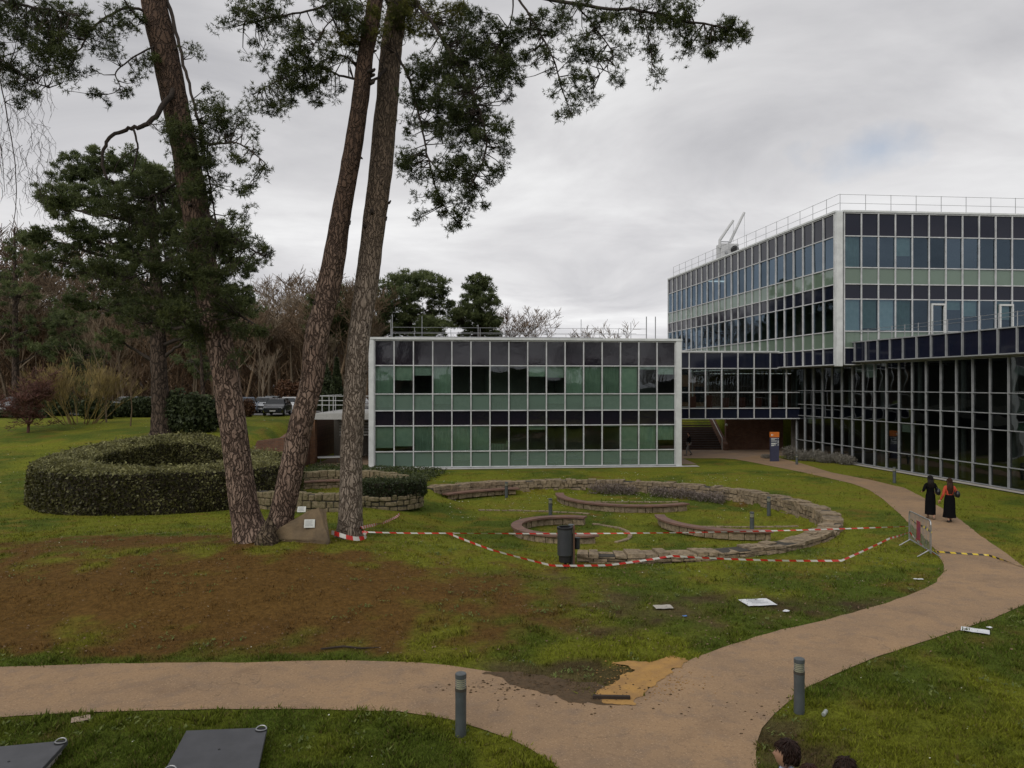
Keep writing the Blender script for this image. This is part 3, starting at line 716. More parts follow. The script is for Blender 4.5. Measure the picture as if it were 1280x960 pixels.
for kk in range(7): fbox(mb, OBr, DBr, .6+kk*1.3, 1.05+kk*1.3, -2.4, -1.9, 3.42, 3.42+random.uniform(.8, 1.1))
mb.build('bridge_chairs', mat('chair_red', (.20, .06, .04), .7), br)
# --- stairs and brick wall under the bridge
st = empty('brick_staircase', (0, 0, 0), label='dark brick steps with white handrails climbing beneath the glass bridge', cat='staircase')
mb = MB()
M_step = brickmat('dark_step_brick', (.085, .045, .032), (.06, .034, .026), (.035, .03, .026))
for k in range(15): mb.box((12.3, 62.0+k*.34, 0 if k == 0 else k*.17-.01), (17.0, 62.0+(k+1)*.34+.02, (k+1)*.17))
mb.build('steps', M_step, st)
mb = MB(); mb.add([(17.0, 61.6, 0), (17.35, 61.6, 0), (17.35, 67.4, 0), (17.0, 67.4, 0), (17.0, 61.6, .5), (17.35, 61.6, .5), (17.35, 67.4, 3.1), (17.0, 67.4, 3.1)], [(0,3,2,1),(4,5,6,7),(0,1,5,4),(1,2,6,5),(2,3,7,6),(3,0,4,7)])
mb.build('stair_wall', M_brick, st)
mb = MB()
for x in (13.2, 13.5, 16.85):
    mb.tube([(x, 61.6, .05), (x, 61.6, 1.0), (x, 67, 3.55)], .03, 8)
mb.build('handrail', mat('handrail_white', (.6, .6, .58), .4), st)
bw = MB(); bw.box((17.36, 62.3, 0), (22.0, 62.7, 2.7)); bw.box((17.0, 67.4, 2.2), (30, 67.7, 3.2))
tag(bw.build('brick_wall', M_brick), 'red brick retaining wall under the bridge behind the totem sign', 'wall')
sp = empty('wall_spotlight', (17.15, 61.5, 2.1), label='small white spotlight on the sloping stair wall', cat='lamp')
mb = MB(); mb.lathe([(.02, 0), (.07, .02), (.09, .16), (.075, .17)], 12, Matrix.Rotation(R(110), 4, 'X')); mb.build('lamp_head', M_blindw, sp)
mb = MB(); mb.box((-.03, 0, -.12), (.03, .25, -.02)); mb.build('bracket', M_steel, sp)

rb = empty('rear_brick_building', (0, 0, 0), label='red brick building seen through the windows of the link bridge', cat='building')
mb = MB(); mb.box((9.5, 76, 2.2), (19.6, 84, 8.5)); mb.build('wall', M_brick, rb)
mb = MB(); mb.box((19.61, 76.2, 2.2), (34, 84, 6.35)); mb.build('low_wall', M_brick, rb)
mb = MB(); mb.box((9.3, 75.8, 8.5), (19.7, 84.2, 8.65)); mb.build('roof', M_roof, rb)
for k in range(6):
    for z in (3.6, 6.3):
        mb = MB(); mb.box((10.1+k*1.6, 75.93, z), (11.0+k*1.6, 75.98, z+1.5)); mb.build('window', M_span, rb)
# --- roof cradle crane
cr = empty('roof_crane', (19.9, 71.3, 16.55), rz=R(8), label='white twin-arm window-cleaning crane on the roof of the tall block', cat='crane')
M_cr = mat('crane_white', (.55, .56, .57), .5)
mb = MB(); mb.box((-.75, -.6, .25), (.95, .6, 1.75)); mb.build('cab', M_cr, cr, bevel=.04)
mb = MB(); mb.box((-1.0, -.7, 0), (1.3, .7, .22)); 
for x in (-.9, 1.1): mb.lathe([(.18, -.75), (.18, .75)], 12, Matrix.Translation((x, 0, .18)) @ Matrix.Rotation(R(90), 4, 'X'))
mb.build('carriage', M_dark, cr)
for (x, y, x2, z2) in ((-.85, -.5, .45, 3.9), (.55, .5, 2.0, 4.9)):
    mb = MB(); mb.tube([(x, y, 1.3), (x, y, 2.05), (x+(x2-x)*.93, y, z2-.15), (x2, y, z2)], [.15, .14, .12, .11], 8); mb.build('arm', M_cr, cr)
mb = MB(); mb.tube([(.45, -.5, 3.9), (.45, -.5, 1.9)], .015, 5); mb.tube([(2.0, .5, 4.9), (2.0, .5, .1)], .015, 5); mb.build('cable', M_steel, cr)
mb = MB(); mb.tube([(-.85, -.5, 1.9), (.55, .5, 2.1)], .06, 6); mb.build('crossbar', M_cr, cr)
mb = MB(); mb.lathe([(.30, -.15), (.30, .15)], 20, Matrix.Translation((.45, -.72, 1.15)) @ Matrix.Rotation(R(90), 4, 'X')); mb.lathe([(.36, -.03), (.36, .03)], 20, Matrix.Translation((.45, -.9, 1.15)) @ Matrix.Rotation(R(90), 4, 'X')); mb.build('cable_drum', M_black, cr)
mb = MB(); mb.lathe([(.12, -.08), (.12, .08)], 14, Matrix.Translation((-.3, -.66, .9)) @ Matrix.Rotation(R(90), 4, 'X')); mb.build('motor', M_steel, cr)

# --- terrace with brick pier at the left of the glass block
te = empty('terrace', (0, 0, 0), label='raised white-edged terrace with railing above a brick recess left of the glass block', cat='terrace')
mb = MB(); mb.box((-13.2, 51, 2.95), (-9.3, 60.5, 3.35)); mb.build('deck', mat('deck_edge', (.42, .42, .40), .7), te)
mb = MB(); mb.box((-13.75, 51.0, -.2), (-13.1, 51.6, 2.94)); mb.build('pier', M_brickl, te)
mb = MB(); mb.box((-13.1, 56.5, -.2), (-9.3, 56.8, 2.94)); mb.build('back_wall', M_int, te)
mb = MB(); mb.box((-14.0, 51.62, -.2), (-13.7, 60, 3.0)); mb.build('side_wall', M_brick, te)
mb = MB()
for k in range(6): mb.box((-11.9, 52.9, 1.75+k*.2), (-9.5, 52.95, 1.87+k*.2))
mb.build('louvre', mat('louvre', (.4, .4, .38), .6), te)
mb = MB()
for x in (-13.1, -11.9, -10.7, -9.5): mb.tube([(x, 51.15, 3.3), (x, 51.15, 4.5)], .028, 6)
for z in (3.9, 4.2, 4.5): mb.tube([(-13.15, 51.15, z), (-9.4, 51.15, z)], .024, 6)
for y in (53, 55, 57): mb.tube([(-13.1, y, 3.3), (-13.1, y, 4.5)], .028, 6)
mb.tube([(-13.1, 51.15, 4.5), (-13.1, 59, 4.5)], .024, 6)
mb.build('railing', mat('railing_white', (.55, .56, .56), .5), te)
mb = MB(); mb.box((-13.0, 49.5, -.3), (-9.3, 57, .02)); mb.build('floor', M_pave, te)
tb = empty('folded_table', (-12.3, 51.6, .05), rz=.3, label='white board table lying in the brick recess under the terrace', cat='table')
mb = MB(); mb.box((-.75, -.5, .32), (.75, .5, .38)); mb.build('tabletop', M_white, tb, bevel=.02)
for x in (-.55, .55):
    mb = MB(); mb.tube([(x, -.35, 0), (x, 0, .32), (x, .35, 0)], .02, 6); mb.build('leg', M_steel, tb)
mb = MB()
mb.add([(-15.8, 45.2, 0), (-13.4, 45.2, 0), (-13.4, 45.6, 0), (-15.8, 45.6, 0), (-15.0, 45.2, 1.95), (-13.4, 45.2, 2.15), (-13.4, 45.6, 2.15), (-15.0, 45.6, 1.95)], [(0,3,2,1),(4,5,6,7),(0,1,5,4),(1,2,6,5),(2,3,7,6),(3,0,4,7)])
mb.add([(-13.8, 45.62, 0), (-13.4, 45.62, 0), (-13.4, 51, 0), (-13.8, 51, 0), (-13.8, 45.62, 2.1), (-13.4, 45.62, 2.1), (-13.4, 51, 2.9), (-13.8, 51, 2.9)], [(0,3,2,1),(4,5,6,7),(0,1,5,4),(1,2,6,5),(2,3,7,6),(3,0,4,7)])
o = mb.build('brick_retaining_wall', M_brick); tag(o, 'sloping brick retaining wall behind the clipped ring hedge', 'wall')
# ------------------------------------------------------------------ stone walls
def stone_arc(name, c, r0, r1, a0, a1, zb, zt, m, label=None, course=.24, slen=.42, parent=None, core=True, capw=0):
    # wall of single rubble stones on an arc, degrees a0..a1; zb and zt are functions of the angle
    label2 = (name == 'base')
    mb = MB(); rm = (r0+r1)/2
    a0, a1 = R(a0), R(a1); L = abs(a1-a0)*rm
    nz = max(1, int(round((zt((a0+a1)/2)-zb((a0+a1)/2))/course)))
    for k in range(nz):
        u = random.uniform(0, .2)-.2
        while u < L:
            w = slen*random.uniform(.55, 1.4); ua, ub_ = max(u, 0)+.012, min(u+w, L)-.012; u += w
            if ub_-ua < .06: continue
            aa, ab = a0+(a1-a0)*ua/L, a0+(a1-a0)*ub_/L; am = (aa+ab)/2
            b0, t0 = zb(am), zt(am); hh = (t0-b0)/nz
            j = lambda s=.03: random.uniform(-s, s)*(1.0 if label2 else 1.4)
            za, zc = b0+k*hh+.01, b0+(k+1)*hh-.012+(j(.035) if k == nz-1 else j(.01))
            split = rm+j(.08) if random.random() < .55 else None
            for (ra, rb) in ([(r0, split-.012), (split+.012, r1)] if split else [(r0, r1)]):
                ra += j(.03); rb += j(.03); vs = []
                for z in (za, zc):
                    zz = z+(j(.02) if z == zc else 0)
                    for (a, r) in ((aa, ra), (ab, ra), (ab, rb), (aa, rb)):
                        r2 = r+j(.02); vs.append((c[0]+math.cos(a)*r2, c[1]+math.sin(a)*r2, zz+j(.008)))
                mb.add(vs, [(0,3,2,1),(4,5,6,7),(0,1,5,4),(1,2,6,5),(2,3,7,6),(3,0,4,7)])
    o = mb.build(name, m, parent, bevel=.035)
    cm = MB(); n = 60; 
    for q in range(n):
        aa, ab = a0+(a1-a0)*q/n, a0+(a1-a0)*(q+1)/n; vs = []
        for f_ in (0, 1):
            for (a, r) in ((aa, r0+.06), (ab, r0+.06), (ab, r1-.06), (aa, r1-.06)):
                z = zb(a) if f_ == 0 else zt(a)-.05
                vs.append((c[0]+math.cos(a)*r, c[1]+math.sin(a)*r, z))
        cm.add(vs, [(0,3,2,1),(4,5,6,7),(0,1,5,4),(1,2,6,5),(2,3,7,6),(3,0,4,7)])
    return o, cm
def wall_thing(nm, label, *a, **k):
    e = empty(nm, (0, 0, 0), label=label, cat='wall')
    o, cm = stone_arc('stones', *a, parent=e, **k); cm.build('mortar_core', M_mortar, e); return e
def zt_ring(a):
    s = math.sin(a); return .17-.09*s
def zb_ring(a):
    s = math.sin(a); return -.15-.5*max(0, min(1, (s+1)/.8)) if True else 0
rw = wall_thing('stone_ring_wall', 'long curved rubble stone wall ringing the sunken lawn', RC, 9.25, 9.95, -97, 139, zb_ring, zt_ring, M_stone, course=.2, slen=.40)
# silver shrubs along the inner face of the wall
def leafcloud(cen, rad, n, size, rs, shell=.5, flat=1.0):
    d = rs.normal(size=(n, 3)); d /= np.linalg.norm(d, axis=1)[:, None]
    r = (shell+(1-shell)*rs.random(n))[:, None]
    p = np.array(cen)+d*r*np.array(rad)
    return p
def leaves(Pn, size, rs, var=None, aspect=.55, updir=None):
    n = len(Pn); a = rs.normal(size=(n, 3)); a /= np.linalg.norm(a, axis=1)[:, None]
    b = rs.normal(size=(n, 3)); b -= a*(a*b).sum(1)[:, None]; b /= np.linalg.norm(b, axis=1)[:, None]
    s = (size*(.6+.8*rs.random(n)))[:, None]
    V = np.stack([Pn-a*s, Pn+b*s*aspect, Pn+a*s, Pn-b*s*aspect], 1).reshape(-1, 3)
    F_ = np.arange(n*4).reshape(-1, 4)
    v = np.repeat(rs.random(n) if var is None else var, 4)
    return V, F_, v
def ang_pt(c, r, a): return (c[0]+r*math.cos(R(a)), c[1]+r*math.sin(R(a)))
for (a0, a1, lab) in ((36, 63, 'grey-brown dry shrubs against the far right of the ring wall'), (68, 84, 'grey-brown dry shrubs against the middle of the far ring wall')):
    pts = []
    for a in np.arange(a0, a1, 1.6):
        x, y = ang_pt(RC, 8.95+rng.normal(0, .06), a); z = float(gz(x, y))+.22
        pts.append(leafcloud((x, y, z+rng.random()*.1), (.30, .26, .30+.1*rng.random()), 260, .04, rng, .3))
    Pn = np.vstack(pts); Vv, Ff, vv = leaves(Pn, .045, rng, aspect=.3)
    tag(npmesh('dry_shrub', Vv, Ff, leafmat('dry_heather_%d' % a0, (.10, .078, .068), (.34, .285, .255)), attr=vv), lab, 'shrub')

# arc benches with wooden slab tops on stone bases
def arc_bench(label, c, r, a0, a1, ztop, w=.42, base=True, hb=.3):
    e = empty('curved_bench', (0, 0, 0), label=label, cat='bench', group='curved wooden benches of the ring garden')
    mb = MB(); n = 26; vs = []; fs = []
    for q in range(n+1):
        a = R(a0+(a1-a0)*q/n)
        for (rr, z) in ((r-w/2, ztop-.07), (r+w/2, ztop-.07), (r+w/2, ztop), (r-w/2, ztop)):
            vs.append((c[0]+math.cos(a)*rr, c[1]+math.sin(a)*rr, z))
    for q in range(n):
        for k in range(4):
            fs.append((q*4+k, q*4+(k+1) % 4, q*4+4+(k+1) % 4, q*4+4+k))
    fs += [(3, 2, 1, 0), (n*4, n*4+1, n*4+2, n*4+3)]
    mb.add(vs, fs); mb.build('seat', M_wood, e)
    o, cm = stone_arc('base', c, r-w/2+.10, r+w/2-.10, a0+1, a1-1, lambda a: ztop-.10-hb, lambda a: ztop-.072, M_stone, course=.2, slen=.45, parent=e)
    return e
# circle of the C bench: px 628..750, y 652..686
cb = G(703, 668); arc_bench('C-shaped curved wooden bench in the sunken lawn behind the litter bin', (cb.x+.25, cb.y), 2.05, 66, 295, cb.z+.36, hb=.26)
q = G(915, 610); 
arc_bench('curved wooden bench open towards the dry shrubs of the far ring wall', (6.0, 38.7), 3.6, 172, 306, -.26, hb=.26)
arc_bench('curved wooden bench at the right of the sunken lawn, with a bollard', (9.2, 31.7), 3.05, 170, 279, -.20, hb=.26)
arc_bench('curved wooden bench built along the far left end of the ring wall', RC, 8.95, 108, 136, -.22, w=.5, hb=.24)
# low stone kerbs in the lawn
def kerb_arc(label, c, r, a0, a1, w=.16):
    mb = MB(); L = abs(R(a1-a0))*r; n = max(2, int(L/.34))
    for q in range(n):
        a = R(a0+(a1-a0)*(q+.04)/n); b = R(a0+(a1-a0)*(q+.93)/n); vs = []
        x = c[0]+math.cos(a)*r; y = c[1]+math.sin(a)*r; g = float(gz(x, y))
        for z in (g-.05, g+.045+random.uniform(-.01, .015)):
            for (an, rr) in ((a, r), (b, r), (b, r+w), (a, r+w)): vs.append((c[0]+math.cos(an)*rr+random.uniform(-.01, .01), c[1]+math.sin(an)*rr, z))
        mb.add(vs, [(0,3,2,1),(4,5,6,7),(0,1,5,4),(1,2,6,5),(2,3,7,6),(3,0,4,7)])
    tag(mb.build('stone_kerb', M_stone, bevel=.01), label, 'kerb', 'thin stone kerbs set in the sunken lawn')
kerb_arc('thin stone kerb curving out right of the C-shaped bench', (cb.x+.25, cb.y), 2.3, -48, 62)
kerb_arc('thin straight stone kerb between the right curved bench and the ring wall', (8.8, 60), 28.5, 267, 276)
kerb_arc('thin stone kerb curving from the near bollard towards the far left bench', (-1.0, 24.5), 11.0, 66, 93)
kerb_arc('short stone kerb behind the far middle curved bench', (6.2, 62), 23.8, 262.5, 275)
# small seat ring at left with rubble wall
wall_thing('stone_seat_wall', 'curved rubble wall round the small seating ring left of the ring garden', PC, 3.35, 3.85, -28, 175, lambda a: -.4, lambda a: .55, M_stone2, course=.28, slen=.42)
arc_bench('curved wooden bench inside the small stone seating ring behind the grey pine trunk', PC, 3.0, 5, 165, .12, w=.42, hb=.35)
CI = (-7.6, 36.4)
wall_thing('stone_terrace_wall', 'low wall of squared stones behind the plaque boulder', CI, 4.7, 5.2, 232, 282, lambda a: -.1, lambda a: .80, M_stone2, course=.30, slen=.42)
wall_thing('ivy_topped_wall', 'rounded stone wall end with clipped ivy above it right of the grey pine trunk', (-5.45, 33.9), 1.15, 1.55, 222, 395, lambda a: -.12, lambda a: .52+.05*math.cos(a), M_stone2, course=.24, slen=.34)
# ivy blocks
def ivy_arc(name, label, c, r0, r1, a0, a1, z0, z1, size, n, m, mcore, cat='hedge', wob=.16, seed=5):
    """clipped leafy volume on an arc: dark core with leaves all over its skin"""
    rs = np.random.default_rng(seed)
    e = empty(name, (0, 0, 0), label=label, cat=cat)
    full = abs(a1-a0) > 355
    na = 120; mb = MB(); secs = [(r0, 0), (r0, .5), (r0+.06, .93), (r0+.35*(r1-r0), 1), (r0+.7*(r1-r0), 1), (r1-.06, .93), (r1, .5), (r1, 0)]
    ns = len(secs)
    def off(a, k): return float(fbm(math.cos(a)*3+k*.7, math.sin(a)*3+k*.3, 1.2, seed)-.5)*2*wob
    for q in range(na+1):
        a = R(a0+(a1-a0)*q/na)
        for k, (r, t) in enumerate(secs):
            rr = r+(.05 if k < ns/2 else -.05)+off(a if not full else a % (2*math.pi), k)
            x, y = c[0]+math.cos(a)*rr, c[1]+math.sin(a)*rr; g = z0(x, y)
            mb.v.append((x, y, g-.1+(z1-.05+.1)*t+off(a, k+9)*.4*(t > .6)))
    for q in range(na):
        for k in range(ns-1): mb.f.append((q*ns+k, q*ns+k+1, (q+1)*ns+k+1, (q+1)*ns+k))
    if not full: mb.f += [tuple(range(ns)), tuple(na*ns+k for k in range(ns))[::-1]]
    co = mb.build('branch_core', mcore, e)
    # leaves on the skin
    Vc = np.array(mb.v).reshape(na+1, ns, 3)
    qi = rs.random(n)*na; i0 = qi.astype(int); fq = (qi-i0)[:, None]
    seglen = np.linalg.norm(np.diff(Vc[0], axis=0), axis=1); pr = seglen/seglen.sum()
    k0_ = rs.choice(ns-1, n, p=pr); fk = rs.random(n)[:, None]
    pa = Vc[i0, k0_]*(1-fk)+Vc[i0, k0_+1]*fk; pb = Vc[i0+1, k0_]*(1-fk)+Vc[i0+1, k0_+1]*fk
    Pn = pa*(1-fq)+pb*fq; Pn = Pn+rs.normal(0, .042, Pn.shape)+(rs.random((n, 1)) < .03)*rs.random((n, 1))*np.array((0, 0, .22))*(k0_ >= 2)[:, None]
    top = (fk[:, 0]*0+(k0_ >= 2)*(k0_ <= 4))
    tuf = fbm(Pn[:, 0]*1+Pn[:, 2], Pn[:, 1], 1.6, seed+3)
    var = np.clip(.14+.38*top+rs.normal(0, .2, n)+(tuf-.5)*.9, 0, 1)  # leaves on top coloured lighter, their highlights put into the colour
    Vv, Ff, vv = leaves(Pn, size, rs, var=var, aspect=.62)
    npmesh('leaves', Vv, Ff, m, e, attr=vv); return e
M_core = mat('hedge_core', (.012, .012, .006), 1, (.03, .022, .012), 6, bump=.03)
HC = (-15.85, 36.0)
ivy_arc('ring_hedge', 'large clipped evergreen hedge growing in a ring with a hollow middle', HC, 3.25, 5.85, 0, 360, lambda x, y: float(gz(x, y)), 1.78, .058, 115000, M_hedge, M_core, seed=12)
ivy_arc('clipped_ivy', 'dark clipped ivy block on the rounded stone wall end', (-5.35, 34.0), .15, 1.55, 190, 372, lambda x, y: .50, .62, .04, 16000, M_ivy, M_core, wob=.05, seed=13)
def carpet(name, label, pxpoly, n, hh, size, m, seed, sp=1):
    rs = np.random.default_rng(seed); pts = []
    pl = np.array([gp(*p) for p in pxpoly]); lo, hi = pl.min(0), pl.max(0)
    x = lo[0]+(hi[0]-lo[0])*rs.random(n); y = lo[1]+(hi[1]-lo[1])*rs.random(n); k = in_poly(x, y, pl); x, y = x[k], y[k]
    h_ = hh*(.3+.9*fbm(x, y, 1.1, seed))*rs.random(len(x))**.4
    Vv, Ff, vv = leaves(np.stack([x, y, gz(x, y)+h_], 1), size, rs, aspect=.6)
    tag(npmesh(name, Vv, Ff, m, attr=vv), label, 'ground cover', kind='stuff')
carpet('ivy_ground_cover', 'low green ivy spreading between the stone walls and the glass block', [(372,592),(395,583),(450,585),(500,587),(560,592),(530,606),(528,618),(500,622),(488,606),(440,597),(380,596)], 26000, .35, .05, M_ivy, 21)

# ------------------------------------------------------------------ lavender bush, totem
def bush(name, label, px0, px1, y0, y1, hh, m, n, seed, w=.9, size=.05, kindname='shrub'):
    rs = np.random.default_rng(seed); e = empty(name, (0, 0, 0), label=label, cat='shrub'); pts = []; mb = MB()
    a = G(px0, y0); b = G(px1, y1); K = max(3, int((b-a).length/.45))
    for q in range(K):
        t = q/(K-1); p = a.lerp(b, t); h_ = hh*(.75+.5*rs.random())*(1-.25*t)
        c = (p.x+rs.normal(0, .12), p.y+rs.normal(0, .15), p.z+h_*.45)
        pts.append(leafcloud(c, (w*.55, w*.55, h_*.55), n, size, rs, .35))
        mb.tube([(p.x, p.y, p.z), (c[0], c[1], c[2])], .03, 5)
    Pn = np.vstack(pts); Vv, Ff, vv = leaves(Pn, size, rs, aspect=.28)
    npmesh('foliage', Vv, Ff, m, e, attr=vv); mb.build('stems', M_twig, e); return e
bush('silver_shrub', 'silver-grey lavender-like shrub row along the wing beside the totem sign', 985, 1062, 574, 581, .85, M_grey, 1500, 31, 1.1)
bush('silver_shrub', 'small silver-grey tuft left of the totem sign', 955, 962, 573, 573, .4, M_grey, 500, 32, .7)
tp = G(968, 577)
to = empty('totem_sign', (tp.x, tp.y, tp.z), rz=R(4), label='dark blue totem sign with orange top panel and white lines of text by the path', cat='sign')
mb = MB(); mb.box((-.30, -.07, 0), (.30, .07, 1.66)); mb.build('board', mat('sign_navy', (.045, .05, .095), .5), to)
mb = MB(); mb.box((-.31, -.08, 1.665), (.31, .08, 2.02)); mb.build('top_panel', mat('sign_orange', (.62, .17, .02), .5, (.58, .15, .02)), to)
mb = MB()
for k, (z, w) in enumerate(((1.58, .40), (1.50, .26), (1.41, .40), (1.26, .42), (1.22, .30), (1.14, .34), (1.09, .2))):
    mb.box((-.26, -.076, z-.018), (-.26+w, -.073, z+.018))
for z in (1.57, 1.42, 1.35, 1.28, 1.14): mb.box((.20, -.076, z-.028), (.26, -.073, z+.028))
mb.build('text_lines', M_blindw, to)
mb = MB(); mb.box((-.25, -.086, 1.78), (-.17, -.082, 1.88)); mb.box((-.20, -.086, 1.82), (-.08, -.082, 1.84)); mb.build('arrow_mark', M_blindw, to)

# ------------------------------------------------------------------ bollards
def bollard(label, loc, h_=.93, r=.082, parts=True):
    e = empty('bollard_light', loc, label=label, cat='bollard', group='grey bollard lights of the garden')
    k = h_/.93
    mb = MB(); mb.lathe([(r, 0), (r, .60*k), (r+.002, .602*k), (r+.002, .70*k)], 24); mb.build('post', M_bollard, e, smooth=False)
    mb = MB(); mb.lathe([(r+.004, .70*k-.03), (r+.004, .70*k+.012)], 24); mb.build('collar', mat('bollard_collar', (.06, .055, .045), .6) if 'bollard_collar' not in bpy.data.materials else bpy.data.materials['bollard_collar'], e)
    mb = MB(); mb.lathe([(r-.010, .712*k), (r-.010, .855*k)], 24); mb.build('lens', M_lens, e)
    mb = MB()
    for q in range(4): z = (.735+.03*q)*k; mb.lathe([(r-.012, z), (r+.001, z+.004), (r-.012, z+.008)], 24)
    mb.build('louvre_rings', M_bollard, e)
    mb = MB(); mb.lathe([(r+.002, .856*k), (r+.002, .92*k), (r-.008, .93*k)], 24); mb.build('cap', M_bollard, e, smooth=False)
    return e
for (lab, px, py, hh) in (('grey bollard light on the grass edge left of the path fork', 576, 922, .935), ('grey bollard light on the grass right of the path, nearest the people', 999, 894, .87),
        ('grey bollard light in the middle of the sunken lawn above the C-shaped bench', 688, 648, .86), ('grey bollard light behind the right curved bench of the sunken lawn', 940, 667, .85),
        ('grey bollard light at the right end of the far left curved bench', 633, 622, .80), ('grey bollard light close against the right part of the ring wall', 961, 645, .85),
        ('small pale bollard light on the grass strip in front of the silver shrubs', 996, 581, .65), ('pale bollard light on the grass strip in front of the dark glass wing', 1118, 604, .85)):
    p = G(px, py); bollard(lab, p, hh)
p = G(714, 708); bollard('grey bollard light with an ashtray standing directly behind the litter bin', p, 1.2, .085)
ash = empty('ashtray', (p.x+.17, p.y-.02, p.z+.5), label='small dark wall ashtray fixed to the side of the bollard behind the bin', cat='ashtray')
mb = MB(); mb.lathe([(.06, 0), (.075, .02), (.075, .28), (.085, .29), (.085, .33)], 16); mb.build('cup', M_dark, ash)
mb = MB(); mb.box((-.1, -.015, .1), (-.06, .015, .14)); mb.build('bracket', M_steel, ash)
b0 = G(706, 710)
bn = empty('litter_bin', b0, label='round dark grey litter bin on a post in front of the ring wall end', cat='bin')
mb = MB(); mb.lathe([(.18, .34), (.21, .37), (.21, 1.10)], 28); mb.build('body', mat('bin_metal', (.05, .054, .06), .4, (.04, .043, .05), 4), bn)
mb = MB(); mb.lathe([(.218, 1.10), (.223, 1.13), (.223, 1.16), (.17, 1.161), (.17, 1.14), (.21, 1.11)], 28); mb.build('rim', M_black, bn)
mb = MB(); mb.lathe([(.14, .16), (.17, .18), (.17, .34)], 24); mb.build('inner_bag', M_black, bn)
mb = MB(); mb.box((.23, -.05, 0), (.28, .05, 1.2)); mb.build('post', mat('bin_post_wood', (.12, .06, .035), .7), bn)
mb = MB(); mb.tube([(.02, 0, 0), (.02, 0, .34)], .04, 8); mb.box((.18, -.03, .4), (.24, .03, .46)); mb.box((.18, -.03, .9), (.24, .03, .96)); mb.build('bracket', M_dark, bn)

# ------------------------------------------------------------------ crowd barrier
pa = G(1137, 682); pb_ = G(1163, 698)
mid = (pa+pb_)/2; dv = Vector((pb_.x-pa.x, pb_.y-pa.y, 0)); Lb = dv.length
ba = empty('crowd_barrier', mid, rz=math.atan2(dv.y, dv.x), label='galvanised steel crowd barrier with barred frame at the edge of the path', cat='barrier')
Lb = 1.9; hb = 1.12
mb = MB(); h2 = Lb/2; c_ = .12
mb.tube([(-h2, 0, .14), (-h2, 0, hb-c_), (-h2+.03, 0, hb-.03), (-h2+c_, 0, hb), (h2-c_, 0, hb), (h2-.03, 0, hb-.03), (h2, 0, hb-c_), (h2, 0, .14)], .021, 8)
mb.tube([(-h2, 0, .2), (h2, 0, .2)], .018, 8); mb.build('frame', M_steel, ba)
for k in range(15):
    x = -h2+Lb*(k+1)/16; mb = MB(); mb.tube([(x, 0, .2), (x, 0, hb)], .009, 6); mb.build('bar', M_steel, ba)
for x in (-h2+.12, h2-.12):
    mb = MB(); mb.tube([(x, -.34, 0), (x-.0, -.03, .2), (x, .03, .2), (x, .34, 0)], .018, 8); mb.build('leg', M_steel, ba)
mb = MB(); mb.box((-.13, -.05, .36), (.17, -.035, .95)); 
o = mb.build('hanging_cloth', mat('purple_cloth', (.16, .03, .09), .8, (.30, .05, .04), 6)); 
o.location = mid; o.rotation_euler = ba.rotation_euler; o.name = 'hanging_cloth'; tag(o, 'purple and red cloth hanging on the crowd barrier', 'cloth')

# ------------------------------------------------------------------ tapes
def tape(label, pts, m, w=.07, sag=0, name='barrier_tape', twist=.5, seed=1, group=None):
    rs = random.Random(seed); P_ = []
    pts = [Vector(p) for p in pts]
    for i_ in range(len(pts)-1):
        a, b = pts[i_], pts[i_+1]; n = max(2, int((b-a).length/.12))
        for q in range(n):
            t = q/n; p = a.lerp(b, t); p.z -= sag*4*t*(1-t)*(b-a).length*.1
            P_.append(p)
    P_.append(pts[-1]); V_ = []; A_ = []; u = 0; ph = rs.random()*6
    for i_, p in enumerate(P_):
        t = (P_[min(i_+1, len(P_)-1)]-P_[max(i_-1, 0)]).normalized(); s = t.cross(Vector((0, 0, 1))).normalized(); up = s.cross(t)
        an = math.pi/2+twist*math.sin(u*.9+ph)+twist*.6*math.sin(u*2.3+ph*2)
        d = s*math.cos(an)+up*math.sin(an); flo = Vector((0, 0, max(0, float(gz(p.x, p.y))+.03-(p.z-abs(d.z)*w/2))))
        V_ += [p-d*w/2+flo, p+d*w/2+flo]; A_ += [u, u+.04]
        if i_ < len(P_)-1: u += (P_[i_+1]-p).length
    F_ = [(2*k, 2*k+1, 2*k+3, 2*k+2) for k in range(len(P_)-1)]
    return tag(npmesh(name, np.array([tuple(v) for v in V_]), np.array(F_), m, attr=np.array(A_)), label, 'tape', group)
TC = G(436, 675)                        # foot of the grey pine
pe = Vector((pa.x, pa.y, pa.z))
tape('long red and white tape stretched across the ring garden between grey pine and barrier', [(TC.x+.42, TC.y-.15, TC.z+.27), (-1.9, 22.9, .80), (pe.x-.02, pe.y, .62)], M_tapeR, w=.04, sag=.06, twist=.5, seed=3)
q1 = G(690, 713); q2 = G(760, 711); q3 = G(840, 706); q4 = G(960, 707); q5 = G(1052, 706)
tape('red and white tape sagging to the grass in front of the litter bin', [(-1.9, 22.88, .80), (-.6, 22.0, .5), q1+Vector((0, 0, .12)), q2+Vector((0, 0, .08)), q3+Vector((0, 0, .25)), q4+Vector((0, 0, .15)), q5+Vector((0, 0, .12)), P(1112, 673, 23.3), (pe.x-.05, pe.y-.1, .45)], M_tapeR, w=.055, sag=.05, twist=.28, seed=9)
tape('short red and white tape tied from the grey pine to the ivy-topped wall', [(TC.x+.35, TC.y+.1, TC.z+.35), P(468, 656, 25.5), P(482, 653, 28), P(500, 652, 31.6)], M_tapeR, w=.09, twist=.6, seed=4)
ring = [(TC.x+.52*math.cos(t), TC.y+.52*math.sin(t), TC.z+.17+.05*math.sin(t*2)-.06*math.sin(t+1)) for t in np.linspace(0, 6.4, 26)]
tape('red and white tape wound round the foot of the grey pine', ring, M_tapeR, w=.12, twist=.3, seed=6)
